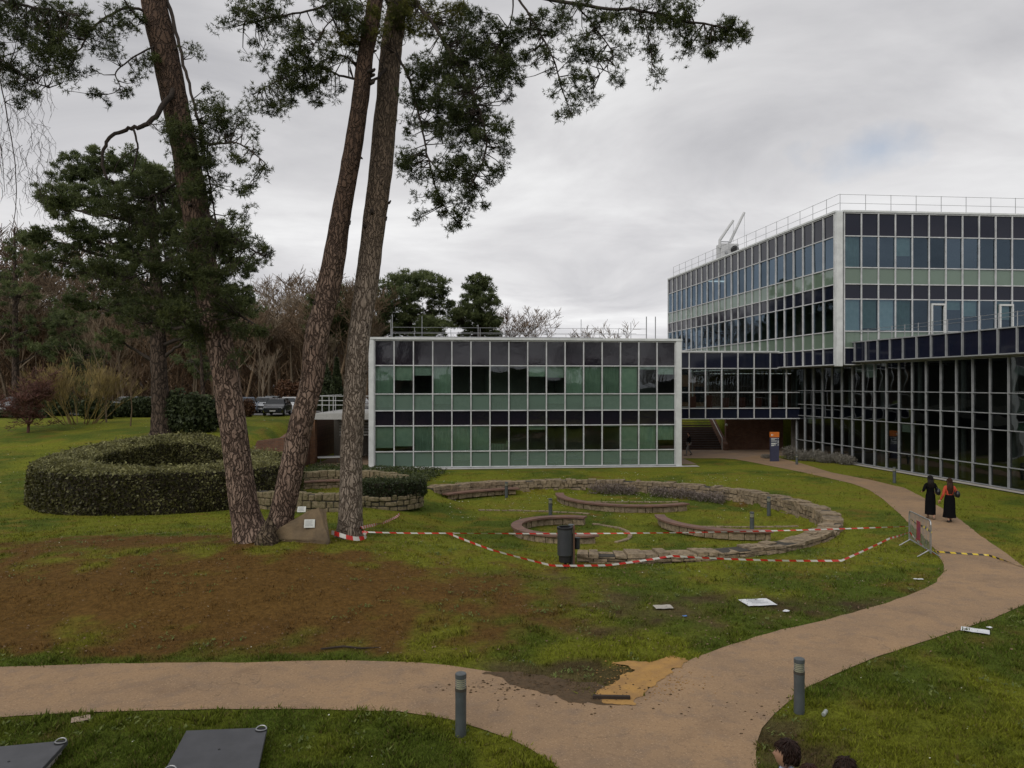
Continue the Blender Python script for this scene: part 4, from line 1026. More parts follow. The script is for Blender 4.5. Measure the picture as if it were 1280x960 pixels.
y1 = G(1168, 692); y2 = G(1205, 695); y3 = G(1235, 697); y4 = G(1282, 711)
tape('yellow and black tape trailing across the path from the barrier to the right', [(pb_.x, pb_.y, .25), y1+Vector((.1, 0, .05)), y2+Vector((0, 0, .06)), y3+Vector((0, 0, .06)), y4+Vector((0, 0, .04)), y4+Vector((1.2, -1, .04))], M_tapeY, w=.05, twist=.9, seed=8)
ux = Vector((math.cos(ba.rotation_euler.z), math.sin(ba.rotation_euler.z), 0))
tape('yellow and black tape wound along the top of the crowd barrier', [mid-ux*.95+Vector((0, -.05, .88)), mid-ux*.3+Vector((0, -.04, .80)), mid+ux*.3+Vector((0, -.04, .84)), mid+ux*.95+Vector((0, -.05, .78))], M_tapeY, w=.06, seed=2)
tape('red and white tape looped low through the barrier feet', [(pe.x-.05, pe.y-.1, .45), mid-ux*.5+Vector((0, -.06, .32)), mid+ux*.4+Vector((0, -.06, .18)), mid+ux*.9+Vector((.1, -.1, .10))], M_tapeR, w=.06, seed=12)

# ------------------------------------------------------------------ boulder with plaques, root slab
def rock(name, label, pts, m, seed, thick=None, disp=.05):
    bm = bmesh.new(); vs = [bm.verts.new(p) for p in pts]; bmesh.ops.convex_hull(bm, input=vs)
    bmesh.ops.triangulate(bm, faces=bm.faces[:]); bmesh.ops.subdivide_edges(bm, edges=bm.edges[:], cuts=3, use_grid_fill=True)
    rs = random.Random(seed)
    for v in bm.verts: v.co += Vector((rs.uniform(-1, 1), rs.uniform(-1, 1), rs.uniform(-1, 1)))*disp*.35+v.co.normalized()*disp*.0
    me = bpy.data.meshes.new(name); bm.to_mesh(me); bm.free(); me.materials.append(m); o = bpy.data.objects.new(name, me); COL.objects.link(o)
    return tag(o, label, 'rock')
M_rock = mat('brown_sandstone', (.19, .135, .075), .9, (.095, .070, .045), 1.6, bump=.05, bscale=5)
g = G(372, 678); gzv = g.z
bo = empty('plaque_boulder', g, label='brown slanted boulder with a white plaque between the twin pines and grey pine', cat='rock')
rk = [(-1.05, .1, -.2), (.85, -.05, -.2), (.8, .6, -.2), (-.6, .6, -.2), (-.95, .05, .08), (-.55, .15, .38), (-.2, .18, .58), (.25, .28, .86), (.52, .34, .93), (.62, .3, .74), (.68, .08, .35), (.66, .6, .85), (.0, .75, .68), (.92, -.08, .08)]
o = rock('stone', None, [Vector(p) for p in rk], M_rock, 3, disp=.04); o.parent = bo; del o['category']
def plaque(par, loc, rx, rz, w, h_):
    e = MB(); e.box((-w/2, -.012, -h_/2), (w/2, .012, h_/2)); o = e.build('plaque', mat('plaque_white', (.62, .64, .60), .5), par); o.location = loc; o.rotation_euler = (rx, 0, rz)
    t = MB()
    for k in range(6): t.box((-w*.4, -.016, h_*.3-k*h_*.12), (w*random.uniform(.2, .4), -.0135, h_*.3-k*h_*.12+h_*.035))
    tt = t.build('text_lines', mat('plaque_text', (.25, .26, .27), .6), o)
plaque(bo, (.32, .08, .52), R(-22), R(6), .30, .24)
plaque(bo, (-.02, .50, .86), R(-30), R(4), .24, .17)
g2 = G(326, 682)
o = rock('root_flare', 'exposed grey root and torn wood at the foot of the leaning pine', [g2+Vector(p) for p in [(-.25, 0, -.1), (.35, -.05, -.1), (.4, .5, -.1), (-.2, .5, -.1), (-.05, .05, .30), (.15, .1, .42), (.28, .0, .1), (.05, .5, .75), (.2, .5, .6), (-.2, .4, .3)]], barkmat('root_bark', (.15, .115, .08), (.10, .075, .05), (.03, .022, .016), 8, .4), 9, disp=.10)
o['category'] = 'root'

# ------------------------------------------------------------------ lids, litter
def lid(label, pxs, zt):
    pts = []
    for (px, py) in pxs:
        Y = (H-zt)*F/(py-HY); pts.append(((px-640)/F*Y, Y))
    cx = sum(p[0] for p in pts)/4; cy = sum(p[1] for p in pts)/4
    e = empty('hatch_lid', (cx, cy, 0), label=label, cat='hatch', group='square dark metal hatch lids on the grass in the foreground')
    def slab(nm, gr, z0, z1, m, bv=0):
        mb = MB(); q = [((x-cx)*gr, (y-cy)*gr) for x, y in pts]
        mb.add([(x, y, z0) for x, y in q]+[(x, y, z1) for x, y in q], [(0,3,2,1),(4,5,6,7),(0,1,5,4),(1,2,6,5),(2,3,7,6),(3,0,4,7)])
        return mb.build(nm, m, e, bevel=bv)
    slab('kerb', .9, -.05, zt-.07, M_kerb); slab('plate', 1, zt-.065, zt, M_lid, .006)
    for (i0, f_) in ((2, .87), (0, .87)):
        x, y = (pts[i0][0]-cx)*f_, (pts[i0][1]-cy)*f_
        mb = MB(); n = 14; rr = .075
        mb.tube([(x+rr*math.cos(a), y+rr*.7*math.sin(a), zt+.015+.03*max(0, math.sin(a))) for a in np.linspace(0, 6.283, n)], .009, 6); mb.build('ring_handle', M_steel, e)
        mb = MB(); mb.lathe([(.085, zt+.001), (.085, zt+.004)], 20, Matrix.Translation((x, y, 0))); mb.build('handle_recess', M_black, e)
    mb = MB(); mb.lathe([(.018, zt+.001), (.018, zt+.005)], 10); mb.build('keyhole', M_black, e)
M_lid = mat('lid_paint', (.072, .074, .082), .5, (.055, .057, .063), 4, bump=.001, bscale=80)
lid('dark grey metal hatch lid with two ring handles, the whole one left of centre', [(203,968),(322,964),(334,909),(233,913)], .17)
lid('dark grey metal hatch lid cut off by the left picture edge', [(-60,986),(47,966),(85,925),(-35,936)], .17)
def paper(label, px, py, w, d, rz, m, name='paper_sheet', cat='litter', h_=.012, tex=False):
    p = G(px, py); e = MB(); n = 8; vs = []
    for j in range(n+1):
        for i_ in range(n+1):
            x = (i_/n-.5)*w; y = (j/n-.5)*d; vs.append((x, y, h_+.005*math.sin(i_*1.3+j*.7)*random.uniform(.4, 1)+.01))
    e.add(vs, [(j*(n+1)+i_, j*(n+1)+i_+1, (j+1)*(n+1)+i_+1, (j+1)*(n+1)+i_) for j in range(n) for i_ in range(n)])
    o = e.build(name, m); o.location = p+Vector((0, 0, .02)); o.rotation_euler = (0, 0, rz); md = o.modifiers.new('s', 'SOLIDIFY'); md.thickness = .004
    return tag(o, label, cat)
M_paper = mat('paper', (.70, .72, .74), .6, (.60, .62, .64), 6)
o = paper('large white printed board lying on the grass left of the winding path', 947, 756, .72, .55, .15, M_paper)
t = MB()
for k in range(4): t.box((-.24+random.uniform(0, .05), .12-k*.09, .052), (random.uniform(.05, .25), .14-k*.09, .055))
t.build('print_lines', mat('ink_grey', (.3, .32, .36), .6), o)
paper('white sheet of paper lying on the grass right of the path edge', 1219, 791, .52, .30, -.55, M_paper)
paper('scrap of white paper beside the white sheet on the right', 1237, 788, .10, .08, .3, M_paper)
paper('crumpled white tissue near the large white board', 983, 767, .16, .12, .9, M_paper)
paper('flat pale stone slab in the grass below the litter bin', 829, 761, .42, .30, .1, M_kerb, 'stone_slab', 'stone')
paper('pale beige tile lying on the grass beside the left path', 101, 902, .26, .20, .5, mat('tile', (.36, .27, .20), .8), 'stone_tile', 'stone')
paper('blue scrap on the grass below the flat stone slab', 856, 773, .10, .07, .2, mat('blue_plastic', (.05, .17, .45), .4), 'plastic_scrap')
paper('pale scrap of paper at the path corner near the tape', 1148, 726, .24, .08, -.1, M_paper)
p = G(1031, 898); mb = MB(); mb.lathe([(.028, -.09), (.033, -.08), (.033, .08), (.028, .09)], 14, Matrix.Translation((0, 0, .045)) @ Matrix.Rotation(R(55), 4, 'Z') @ Matrix.Rotation(R(90), 4, 'Y'))
o = mb.build('drink_can', mat('can_metal', (.42, .45, .42), .3, metal=.4)); o.location = p; tag(o, 'crushed pale drink can on the grass by the right bollard', 'can')
for (lab, px, py, s) in (('thin dead branch lying on the worn slope above the left path', 435, 813, .9),):
    p = G(px, py); mb = MB(); mb.tube([(-s*.6, 0, .02), (-.1, .05, .05), (s*.3, -.02, .04), (s*.7, .06, .03)], [.018, .02, .016, .008], 6, noise=.2); o = mb.build('fallen_branch', M_twig); o.location = p; tag(o, lab, 'branch')
p = G(765, 878); mb = MB(); mb.box((-.32, -.03, .0), (.30, .03, .06)); o = mb.build('wooden_batten', M_twig, bevel=.008); o.location = p+Vector((0, 0, .02)); o.rotation_euler = (0, 0, -.05); tag(o, 'dark muddy wooden batten at the foot of the yellow sand patch', 'plank')
# ------------------------------------------------------------------ people
def skin(name, nodes, edges, m, parent, sub=1):
    me = bpy.data.meshes.new(name); me.from_pydata([n[0] for n in nodes], edges, [])
    bm = bmesh.new(); bm.from_mesh(me); L = bm.verts.layers.skin.verify()
    for v, n in zip(bm.verts, nodes):
        r = n[1]; v[L].radius = r if isinstance(r, tuple) else (r, r)
    bm.verts.ensure_lookup_table(); bm.verts[0][L].use_root = True
    bm.to_mesh(me); bm.free()
    o = bpy.data.objects.new(name, me); COL.objects.link(o)
    o.modifiers.new('k', 'SKIN').use_smooth_shade = True
    s = o.modifiers.new('s', 'SUBSURF'); s.levels = s.render_levels = sub
    dg = bpy.context.evaluated_depsgraph_get(); me2 = bpy.data.meshes.new_from_object(o.evaluated_get(dg))
    bpy.data.objects.remove(o); me2.materials.clear(); me2.materials.append(m)
    me2.polygons.foreach_set('use_smooth', [True]*len(me2.polygons))
    o = bpy.data.objects.new(name, me2); COL.objects.link(o); o.parent = parent; return o
def head_mesh(mb, c, yaw=0, tilt=0, s=1.0):
    """ellipsoid head shaped with brow, nose, chin, ears; face looks along +y"""
    nu, nv = 28, 20; base = len(mb.v); Rm = Matrix.Rotation(yaw, 4, 'Z') @ Matrix.Rotation(-tilt, 4, 'X'); C = Vector(c)
    for j in range(nv+1):
        ph = math.pi*j/nv
        for i_ in range(nu):
            th = 2*math.pi*i_/nu; x = math.sin(ph)*math.cos(th); y = math.sin(ph)*math.sin(th); z = math.cos(ph)
            X = .076*x; Y = .095*y; Z = .118*z
            if z < 0: X *= 1+.30*z; Y *= 1+.12*z
            if y > .6:
                fx = math.exp(-(x/.13)**2)
                Y += .026*fx*math.exp(-((z+.15)/.16)**2)          # nose
                Y -= .010*math.exp(-((abs(x)-.33)/.15)**2)*math.exp(-((z-.05)/.12)**2)  # eye sockets
                Y += .007*math.exp(-(x/.25)**2)*math.exp(-((z+.45)/.07)**2)   # lips
                Y += .010*math.exp(-(x/.25)**2)*math.exp(-((z+.8)/.15)**2)
            if abs(x) > .9 and abs(z) < .35: X += .014*(1 if x > 0 else -1)*math.exp(-((y+.05)/.2)**2)
            mb.v.append(tuple(C+(Rm @ Vector((X, Y, Z)))*s))
    for j in range(nv):
        for i_ in range(nu):
            a = base+j*nu+i_; b = base+j*nu+(i_+1) % nu; mb.f.append((a, a+nu, b+nu, b))
def hand(mb, w, d, side, s=1.0):
    """palm + four fingers + thumb; w wrist, d direction the hand points"""
    d = Vector(d).normalized(); sx = d.cross(Vector((0, 1, 0)))
    if sx.length < .2: sx = d.cross(Vector((0, 0, 1)))
    sx.normalize(); nn = d.cross(sx); w = Vector(w)
    mb.tube([w-d*.02, w+d*.04, w+d*.085], [.024, .036, .036], 8)
    for k, L in enumerate((.066, .078, .072, .056)):
        b = w+d*.08+sx*(k-1.5)*.019; mb.tube([b, b+d*L*.5+nn*.006, b+d*L+nn*.022], [.0095, .009, .007], 6)
    b = w+d*.03+sx*-.03; mb.tube([b, b+d*.03-sx*.022, b+d*.058-sx*.026], [.012, .011, .008], 6)
def person(label, loc, rz, hgt, pose, mats, hair, parts, name='person'):
    e = empty(name, loc, rz=rz, label=label, cat='person'); k = hgt/1.70
    S = lambda v: Vector(v)*k
    J = dict(pel=(0, 0, .93), wst=(0, .01, 1.08), chs=(0, .0, 1.28), nck=(0, -.005, 1.43), hb=(0, .01, 1.50),
             shl=(-.165, 0, 1.385), shr=(.165, 0, 1.385), ell=(-.23, -.03, 1.12), elr=(.23, -.03, 1.12), wl=(-.24, .07, .88), wr=(.24, .07, .88),
             hl=(-.09, 0, .90), hr=(.09, 0, .90), kl=(-.095, .03, .50), kr=(.095, .03, .50), al=(-.095, 0, .08), ar=(.095, 0, .08), tl=(-.10, .14, .03), tr=(.10, .14, .03))
    J.update({a_: b_ for a_, b_ in pose.items() if a_[0] != '_'})
    keys = list(J); nodes = []
    rad = dict(pel=(.135, .10), wst=(.115, .085), chs=(.145, .10), nck=.052, hb=.05, shl=.055, shr=.055, ell=.040, elr=.040, wl=.026, wr=.026, hl=.085, hr=.085, kl=.056, kr=.056, al=.038, ar=.038, tl=.030, tr=.030)
    for q in keys: r = rad[q]; nodes.append((S(J[q]), tuple(a*k for a in r) if isinstance(r, tuple) else r*k))
    ix = {q: i_ for i_, q in enumerate(keys)}
    E_ = [('pel', 'wst'), ('wst', 'chs'), ('chs', 'nck'), ('nck', 'hb'), ('chs', 'shl'), ('chs', 'shr'), ('shl', 'ell'), ('ell', 'wl'), ('shr', 'elr'), ('elr', 'wr'), ('pel', 'hl'), ('pel', 'hr'), ('hl', 'kl'), ('kl', 'al'), ('al', 'tl'), ('hr', 'kr'), ('kr', 'ar'), ('ar', 'tr')]
    body = skin('body', nodes, [(ix[a], ix[b]) for a, b in E_], mats['skin'], e, 1)
    mb = MB(); yaw, tilt = pose.get('_yaw', 0), pose.get('_tilt', 0)
    hc = S(J['hb'])+Vector((0, .012+.05*math.sin(tilt), .105))*k
    head_mesh(mb, hc, yaw, tilt, k)
    for s_, el, w_ in ((-1, 'ell', 'wl'), (1, 'elr', 'wr')): hand(mb, S(J[w_]), S(J[w_])-S(J[el]), s_, k)
    tmp = mb.build('tmp', mats['skin'], e, smooth=True)
    bm = bmesh.new(); bm.from_mesh(body.data); bm.from_mesh(tmp.data); bm.to_mesh(body.data); bm.free(); bpy.data.objects.remove(tmp)
    body.data.polygons.foreach_set('use_smooth', [True]*len(body.data.polygons))
    # clothes: slightly larger skins over the chosen chains
    for (nm, m, segs, grow) in parts.get('skins', []):
        ks = []; 
        for a, b in segs:
            for q in (a, b):
                if q not in ks: ks.append(q)
        nd = []
        for q in ks:
            r = rad[q]; r = (r, r) if not isinstance(r, tuple) else r; g_ = grow.get(q, .016) if isinstance(grow, dict) else grow
            nd.append((S(J[q]), tuple((a+g_)*k for a in r)))
        skin(nm, nd, [(ks.index(a), ks.index(b)) for a, b in segs], m, e, 1)
    if 'skirt' in parts:
        m, prof, fold = parts['skirt']; mb = MB(); n = 40; base = 0
        for (z, rx, ry, oy) in prof:
            for i_ in range(n):
                a = 2*math.pi*i_/n; f = 1+fold*math.sin(a*7+z*2)*(1-(z-prof[-1][0])/(prof[0][0]-prof[-1][0])*.9)
                mb.v.append(tuple(S((rx*math.cos(a)*f, oy+ry*math.sin(a)*f, z))))
        for j in range(len(prof)-1):
            for i_ in range(n):
                a = j*n+i_; b = j*n+(i_+1) % n; mb.f.append((a, a+n, b+n, b))
        mb.build('skirt', m, e, smooth=True)
    # hair: cap plus back curtain built from displaced shells of strands
    hm, kind, rs = hair[0], hair[1], random.Random(hgt*100)
    mb = MB(); Rm = Matrix.Rotation(yaw, 4, 'Z') @ Matrix.Rotation(-tilt, 4, 'X'); nu, nv = 40, 18
    for j in range(nv+1):
        ph = (math.pi*(.60 if kind != 'long' else .55))*j/nv
        for i_ in range(nu):
            th = 2*math.pi*i_/nu; x = math.sin(ph)*math.cos(th); y = math.sin(ph)*math.sin(th); z = math.cos(ph)
            front = max(0, y-.25)
            if j > nv*.45 and y > .35: zf = max(z, .42+.2*abs(x)); z = zf
            g_ = 1.12+.05*math.sin(th*9+ph*5+rs.random()*.8)+(.10 if kind == 'curly' else 0)*(rs.random()-.3)
            mb.v.append(tuple(hc+(Rm @ Vector((.080*x*g_, .100*y*g_-.006, .122*z*g_)))*k))
    for j in range(nv):
        for i_ in range(nu):
            a = j*nu+i_; b = j*nu+(i_+1) % nu; mb.f.append((a, a+nu, b+nu, b))
    # individual strands
    ns = 420 if kind != 'long' else 300
    for q in range(ns):
        th = rs.uniform(0, 2*math.pi); ph = rs.uniform(.0, 1.75)
        if math.sin(th) > .3 and ph > 1.05: continue
        v = Vector((math.sin(ph)*math.cos(th), math.sin(ph)*math.sin(th), math.cos(ph)))
        p0 = Vector((.088*v.x, .110*v.y-.006, .134*v.z)); tang = Vector((v.x*v.z, v.y*v.z, -(v.x**2+v.y**2)))
        if tang.length < .05: tang = Vector((rs.uniform(-1, 1), rs.uniform(-1, 1), 0))
        tang.normalize(); tang = (tang+Vector((rs.uniform(-.5, .5), rs.uniform(-.5, .5), rs.uniform(-.2, .2)))*(1.6 if kind == 'curly' else .6)).normalized()
        L = rs.uniform(.03, .07); pts = [hc+(Rm @ (p0+tang*L*t+v*(.012*math.sin(t*3)-.010*t)))*k for t in (0, .35, .7, 1)]
        mb.tube(pts, [.005, .007, .005, .002], 4, cap=False)
    if kind == 'long':
        for q in range(70):
            x = rs.uniform(-.085, .085); y0 = -.085*math.cos(x*14)*.9+rs.uniform(-.015, .01); Ls = hair[2]*rs.uniform(.8, 1.05)
            pts = [hc+Vector((x, y0*.8, .05))*k, hc+Vector((x*1.15, y0-.035, -.08))*k, hc+Vector((x*1.3, y0-.05, -.08-Ls*.5))*k, hc+Vector((x*1.1+rs.uniform(-.02, .02), y0-.04, -.08-Ls))*k]
            mb.tube(pts, [.016, .02, .018, .006], 5, cap=False)
    mb.build('hair', hm, e, smooth=True)
    for f in parts.get('extra', []): f(e, k, S, J)
    for s_, a, t in ((-1, 'al', 'tl'), (1, 'ar', 'tr')):
        A_, T_ = S(J[a]), S(J[t]); mb = MB(); dd = (T_-A_); dd.z = 0
        if dd.length < .01: dd = Vector((0, .1, 0))
        dd.normalize(); z = min(A_.z-.05*k, T_.z)
        mb.tube([A_-dd*.05*k+Vector((0, 0, -.045*k)), A_+dd*.03*k+Vector((0, 0, -.03*k)), T_+Vector((0, 0, .002)), T_+dd*.07*k], [.036*k, .044*k, .040*k, .022*k], 10)
        mb.build('shoe', mats['shoe'], e, smooth=True)
    return e
M_skin = mat('skin', (.42, .24, .16), .5, (.38, .21, .14), 5)
M_hairb = mat('hair_black', (.008, .006, .006), .55, (.014, .010, .009), 30, spec=.2)
M_hairbr = mat('hair_brown', (.050, .022, .013), .55, (.026, .012, .008), 30, spec=.2)
M_hairdb = mat('hair_dark_brown', (.030, .014, .010), .55, (.014, .007, .005), 30, spec=.2)
M_clb = mat('black_cloth', (.006, .006, .007), .95, spec=.08); M_clr = mat('orange_red_knit', (.50, .075, .03), .85, (.38, .05, .02), 20, bump=.004, bscale=80)
M_shoe = mat('shoe_dark', (.02, .016, .015), .5); M_shoet = mat('shoe_tan', (.25, .17, .12), .5)
M_bag = mat('bag_leather', (.012, .014, .018), .4)
TORSO = [('chs', 'wst'), ('wst', 'pel'), ('chs', 'nck'), ('chs', 'shl'), ('chs', 'shr'), ('shl', 'ell'), ('ell', 'wl'), ('shr', 'elr'), ('elr', 'wr')]
LEGS = [('pel', 'hl'), ('pel', 'hr'), ('hl', 'kl'), ('kl', 'al'), ('hr', 'kr'), ('kr', 'ar')]
def shoulder_bag(sx, z, size=1.0):
    def f(e, k, S, J):
        mb = MB(); mb.tube([S((sx*.17, .02, 1.44)), S((sx*.21, -.09, 1.25)), S((sx*.27, -.08, z+.26))], .010, 6); mb.tube([S((sx*.17, .04, 1.44)), S((sx*.24, .09, 1.25)), S((sx*.28, .04, z+.26))], .010, 6)
        b = MB(); b.add([tuple(S((sx*(.26+dx), dy, z+dz))) for dz, q, w in ((0, .045, .17), (.14, .075, .19), (.26, .035, .15)) for dx, dy in ((-q, -w), (q, -w), (q, w), (-q, w))],
              [(3,2,1,0),(8,9,10,11)]+[(a+b_, a+(b_+1) % 4, a+4+(b_+1) % 4, a+4+b_) for a in (0, 4) for b_ in range(4)])
        o = b.build('bag', M_bag, e, bevel=.02, smooth=True); mb.build('strap', M_bag, o)
    return f
rcuff = {'wl': .012, 'wr': .012, 'pel': .02}
w1 = G(1163, 649); w2 = G(1187, 653)
person('woman in a long black dress with black hair walking away on the path', w1, R(-14), 1.66,
       dict(ell=(-.27, -.10, 1.16), wl=(-.24, .12, 1.10), elr=(.24, -.05, 1.13), wr=(.22, .16, 1.08), kl=(-.06, .14, .52), al=(-.06, .10, .12), tl=(-.06, .23, .05), kr=(.08, -.02, .50), ar=(.08, -.20, .11), tr=(.09, -.09, .03)),
       dict(skin=M_skin, shoe=M_shoet), (M_hairb, 'long', .26),
       dict(skins=[('dress_top', M_clb, TORSO, rcuff)], skirt=(M_clb, [(1.10, .135, .10, .01), (.95, .175, .13, 0), (.70, .19, .15, 0), (.42, .19, .19, 0), (.20, .19, .23, 0)], .05), extra=[shoulder_bag(1, .98)]))
person('woman in an orange-red top and long black skirt with long brown hair', w2, R(-10), 1.64,
       dict(ell=(-.24, -.04, 1.10), wl=(-.31, .08, .86), elr=(.27, -.02, 1.16), wr=(.30, .16, 1.16), kl=(-.08, -.02, .50), al=(-.08, -.14, .11), tl=(-.08, -.03, .03), kr=(.08, .10, .5), ar=(.08, .12, .09), tr=(.09, .25, .04)),
       dict(skin=M_skin, shoe=M_shoe), (M_hairbr, 'long', .40),
       dict(skins=[('sweater', M_clr, TORSO, rcuff)], skirt=(M_clb, [(1.09, .145, .11, .01), (.95, .19, .14, 0), (.70, .205, .16, 0), (.42, .21, .19, 0), (.20, .235, .22, 0)], .06), extra=[shoulder_bag(1, 1.0, 1.2)]))
p3 = G(861, 569.5)
person('dark-clothed person with light grey legs walking at the foot of the brick steps', p3, R(100), 1.72,
       dict(kl=(-.09, .20, .50), al=(-.09, .22, .09), tl=(-.09, .36, .04), kr=(.09, .02, .5), ar=(.09, -.26, .14), tr=(.09, -.16, .04)),
       dict(skin=M_skin, shoe=M_shoe), (M_hairdb, 'short'), dict(skins=[('trousers', mat('grey_trousers', (.16, .15, .14), .8), LEGS, .014), ('coat', M_clb, TORSO, {'pel': .05, 'hl': .03})]))
M_shirt = mat('pale_blue_shirt', (.40, .47, .62), .8); M_navy = mat('navy_jacket', (.015, .018, .028), .85)
def hp(px, py, hgt):   # stand so that the crown of the head shows at this pixel
    Y = (H-hgt)*F/(py-HY); return Vector(((px-640)/F*Y, Y, 0))
JK = [('jacket', M_navy, TORSO, .03), ('trousers', M_clb, LEGS, .016)]
def collar(e, k, S, J):
    mb = MB(); mb.lathe([(.068, 0), (.078, .02), (.070, .062), (.062, .065)], 18, Matrix.Translation(S(J['nck'])+Vector((0, .005, -.005)))); mb.build('shirt_collar', M_shirt, e, smooth=True)
person('dark-haired man in a navy jacket and pale blue collar at the bottom edge looking left', hp(984, 927, 1.80)+Vector((0, 0, 0)), R(75), 1.77,
       dict(_tilt=R(-12)), dict(skin=M_skin, shoe=M_shoe), (M_hairdb, 'short'), dict(skins=JK, extra=[collar]))
person('curly dark-haired person mostly cut off by the bottom edge, to the right', hp(1057, 948, 1.76), R(140), 1.72,
       dict(_tilt=R(-10)), dict(skin=M_skin, shoe=M_shoe), (M_hairdb, 'curly'), dict(skins=JK))
person('brown-haired person almost hidden at the bottom edge between the two others', hp(1012, 955, 1.68), R(120), 1.63,
       dict(_tilt=R(-8)), dict(skin=M_skin, shoe=M_shoe), (M_hairbr, 'short'), dict(skins=JK))

# ------------------------------------------------------------------ cars
M_tyre = mat('tyre', (.02, .02, .02), .9); M_carglass = mat('car_glass', (.015, .018, .02), .05); M_lamp = mat('headlamp', (.5, .52, .55), .15); M_plate = mat('number_plate', (.6, .6, .58), .5)
def car(label, loc, rz, col, van=False):
    e = empty('parked_car', loc, rz=rz, label=label, cat='car', group='cars parked beyond the lawn')
    m = mat('car_paint', col, .25, tuple(c*.9 for c in col), 2, coat=.6)
    # sections along y (front +y): (y, half width, z low, z belt, roof half width, z roof)
    S_ = [(-2.15, .78, .35, .75, .70, .78), (-2.05, .86, .28, .90, .70, .95), (-1.55, .90, .25, .98, .62, 1.30), (-.9, .91, .25, .97, .62, 1.47), (0, .91, .25, .96, .63, 1.48), (.55, .91, .25, .95, .62, 1.38), (1.15, .90, .25, .93, .72, .98), (1.85, .86, .26, .82, .70, .84), (2.12, .76, .34, .66, .62, .68)]
    mb = MB()
    for (y, w, zl, zb, wr, zr) in S_: mb.v += [(-w*.9, y, zl), (-w, y, zl+.18), (-w, y, zb-.08), (-w*.95, y, zb), (-wr, y, zr), (wr, y, zr), (w*.95, y, zb), (w, y, zb-.08), (w, y, zl+.18), (w*.9, y, zl)]
    n = 10
    for i_ in range(len(S_)-1):
        for k in range(n): mb.f.append((i_*n+k, i_*n+(k+1) % n, (i_+1)*n+(k+1) % n, (i_+1)*n+k))
    mb.f += [tuple(range(n))[::-1], tuple((len(S_)-1)*n+k for k in range(n))]
    mb.build('body', m, e, smooth=False)
    def pane(nm, vs): mb = MB(); mb.add(vs, [(0, 1, 2, 3)]); mb.build(nm, M_carglass, e)
    pane('windscreen', [(-.80, 1.12, 1.00), (.80, 1.12, 1.00), (.60, .60, 1.385), (-.60, .60, 1.385)])
    pane('rear_window', [(.78, -2.02, 1.0), (-.78, -2.02, 1.0), (-.60, -1.55, 1.31), (.60, -1.55, 1.31)])
    for s_ in (-1, 1): 
        mb = MB(); mb.add([(s_*.885, -1.5, 1.0), (s_*.885, .95, 1.0), (s_*.66, .5, 1.37), (s_*.66, -.9, 1.45), (s_*.68, -1.45, 1.30)], [(0, 1, 2, 3, 4)]); mb.build('side_window', M_carglass, e)
        mb = MB(); mb.box((s_*.62-.14, 2.0, .60), (s_*.62+.14, 2.10, .72)); mb.build('headlight', M_lamp, e)
        mb = MB(); mb.box((s_*.98-.06, .72, .95), (s_*.98+.06, .85, 1.07)); mb.build('wing_mirror', m, e)
        for y in (-1.35, 1.35):
            mb = MB(); T_ = Matrix.Translation((s_*.80, y, .32)) @ Matrix.Rotation(R(90), 4, 'Y'); mb.lathe([(.30, -.1), (.32, -.08), (.32, .08), (.30, .1)], 18, T_); w = mb.build('wheel', M_tyre, e)
            mb = MB(); mb.lathe([(.19, -.108), (.19, .108)], 14, T_); mb.build('rim', M_lamp, w)
    mb = MB(); mb.box((-.42, 2.10, .50), (.42, 2.135, .68)); mb.build('grille', M_black, e)
    mb = MB(); mb.box((-.24, 2.138, .40), (.24, 2.15, .49)); mb.build('number_plate', M_plate, e)
for (lab, px, py, Y, rz, col) in (('black car facing the lawn, nearest in the row between the leaning pines', 347, 516, 66, R(186), (.012, .014, .018)), ('silver car just left of the black car', 331, 509, 73, R(184), (.32, .34, .36)),
        ('white car right of the black car', 362, 510, 73, R(185), (.62, .63, .64)), ('blue-grey car left of the round brown hedge', 309, 509, 72, R(200), (.18, .22, .28)),
        ('dark silver car parked deepest behind the silver one', 340, 505, 80, R(184), (.22, .24, .26)), ('white car behind the dark hedge left of the big background pine trunk', 184, 508, 74, R(200), (.6, .6, .6)),
        ('silver car with open tailgate side behind the hedge near the staked sapling', 159, 507, 75, R(170), (.40, .43, .45)), ('white van-like car behind the yellow shrub', 62, 508, 76, R(190), (.55, .56, .56)),
        ('pale grey car behind the small red tree', 20, 510, 74, R(175), (.34, .36, .38)), ('silver car seen beside the glass block corner', 446, 506, 74, R(180), (.45, .46, .48))):
    x = (px-640)/F*Y; car(lab, (x, Y, float(gz(x, Y))+.05), rz, col)

# ------------------------------------------------------------------ trees
def tufts(Pn, Dn, k, L, w, rs, var, spread=.9):
    n = len(Pn); d = Dn[:, None, :]*.8+rs.normal(0, spread, (n, k, 3)); d /= np.linalg.norm(d, axis=2)[..., None]
    q = rs.normal(size=(n, k, 3)); q -= d*(d*q).sum(2)[..., None]; q /= np.linalg.norm(q, axis=2)[..., None]
    Lh = (L*(.7+.6*rs.random((n, k))))[..., None]; b = Pn[:, None, :]+d*Lh*.12; ww = w*(.7+.6*rs.random((n, k)))[..., None]
    V = np.stack([b-q*ww, b+q*ww, b+d*Lh], 2).reshape(-1, 3); v = np.repeat(np.clip(var[:, None]+rs.normal(0, .12, (n, k)), 0, 1).ravel(), 3)
    return V, np.arange(len(V)).reshape(-1, 3), v
def smooth_path(pts, n=6):
    pts = [Vector(p) for p in pts]; out = []
    for i_ in range(len(pts)-1):
        p0 = pts[max(i_-1, 0)]; p1 = pts[i_]; p2 = pts[i_+1]; p3 = pts[min(i_+2, len(pts)-1)]
        for k in range(n):
            t = k/n; out.append(.5*((2*p1)+(p2-p0)*t+(2*p0-5*p1+4*p2-p3)*t*t+(3*p1-p0-3*p2+p3)*t**3))
    out.append(pts[-1]); return out
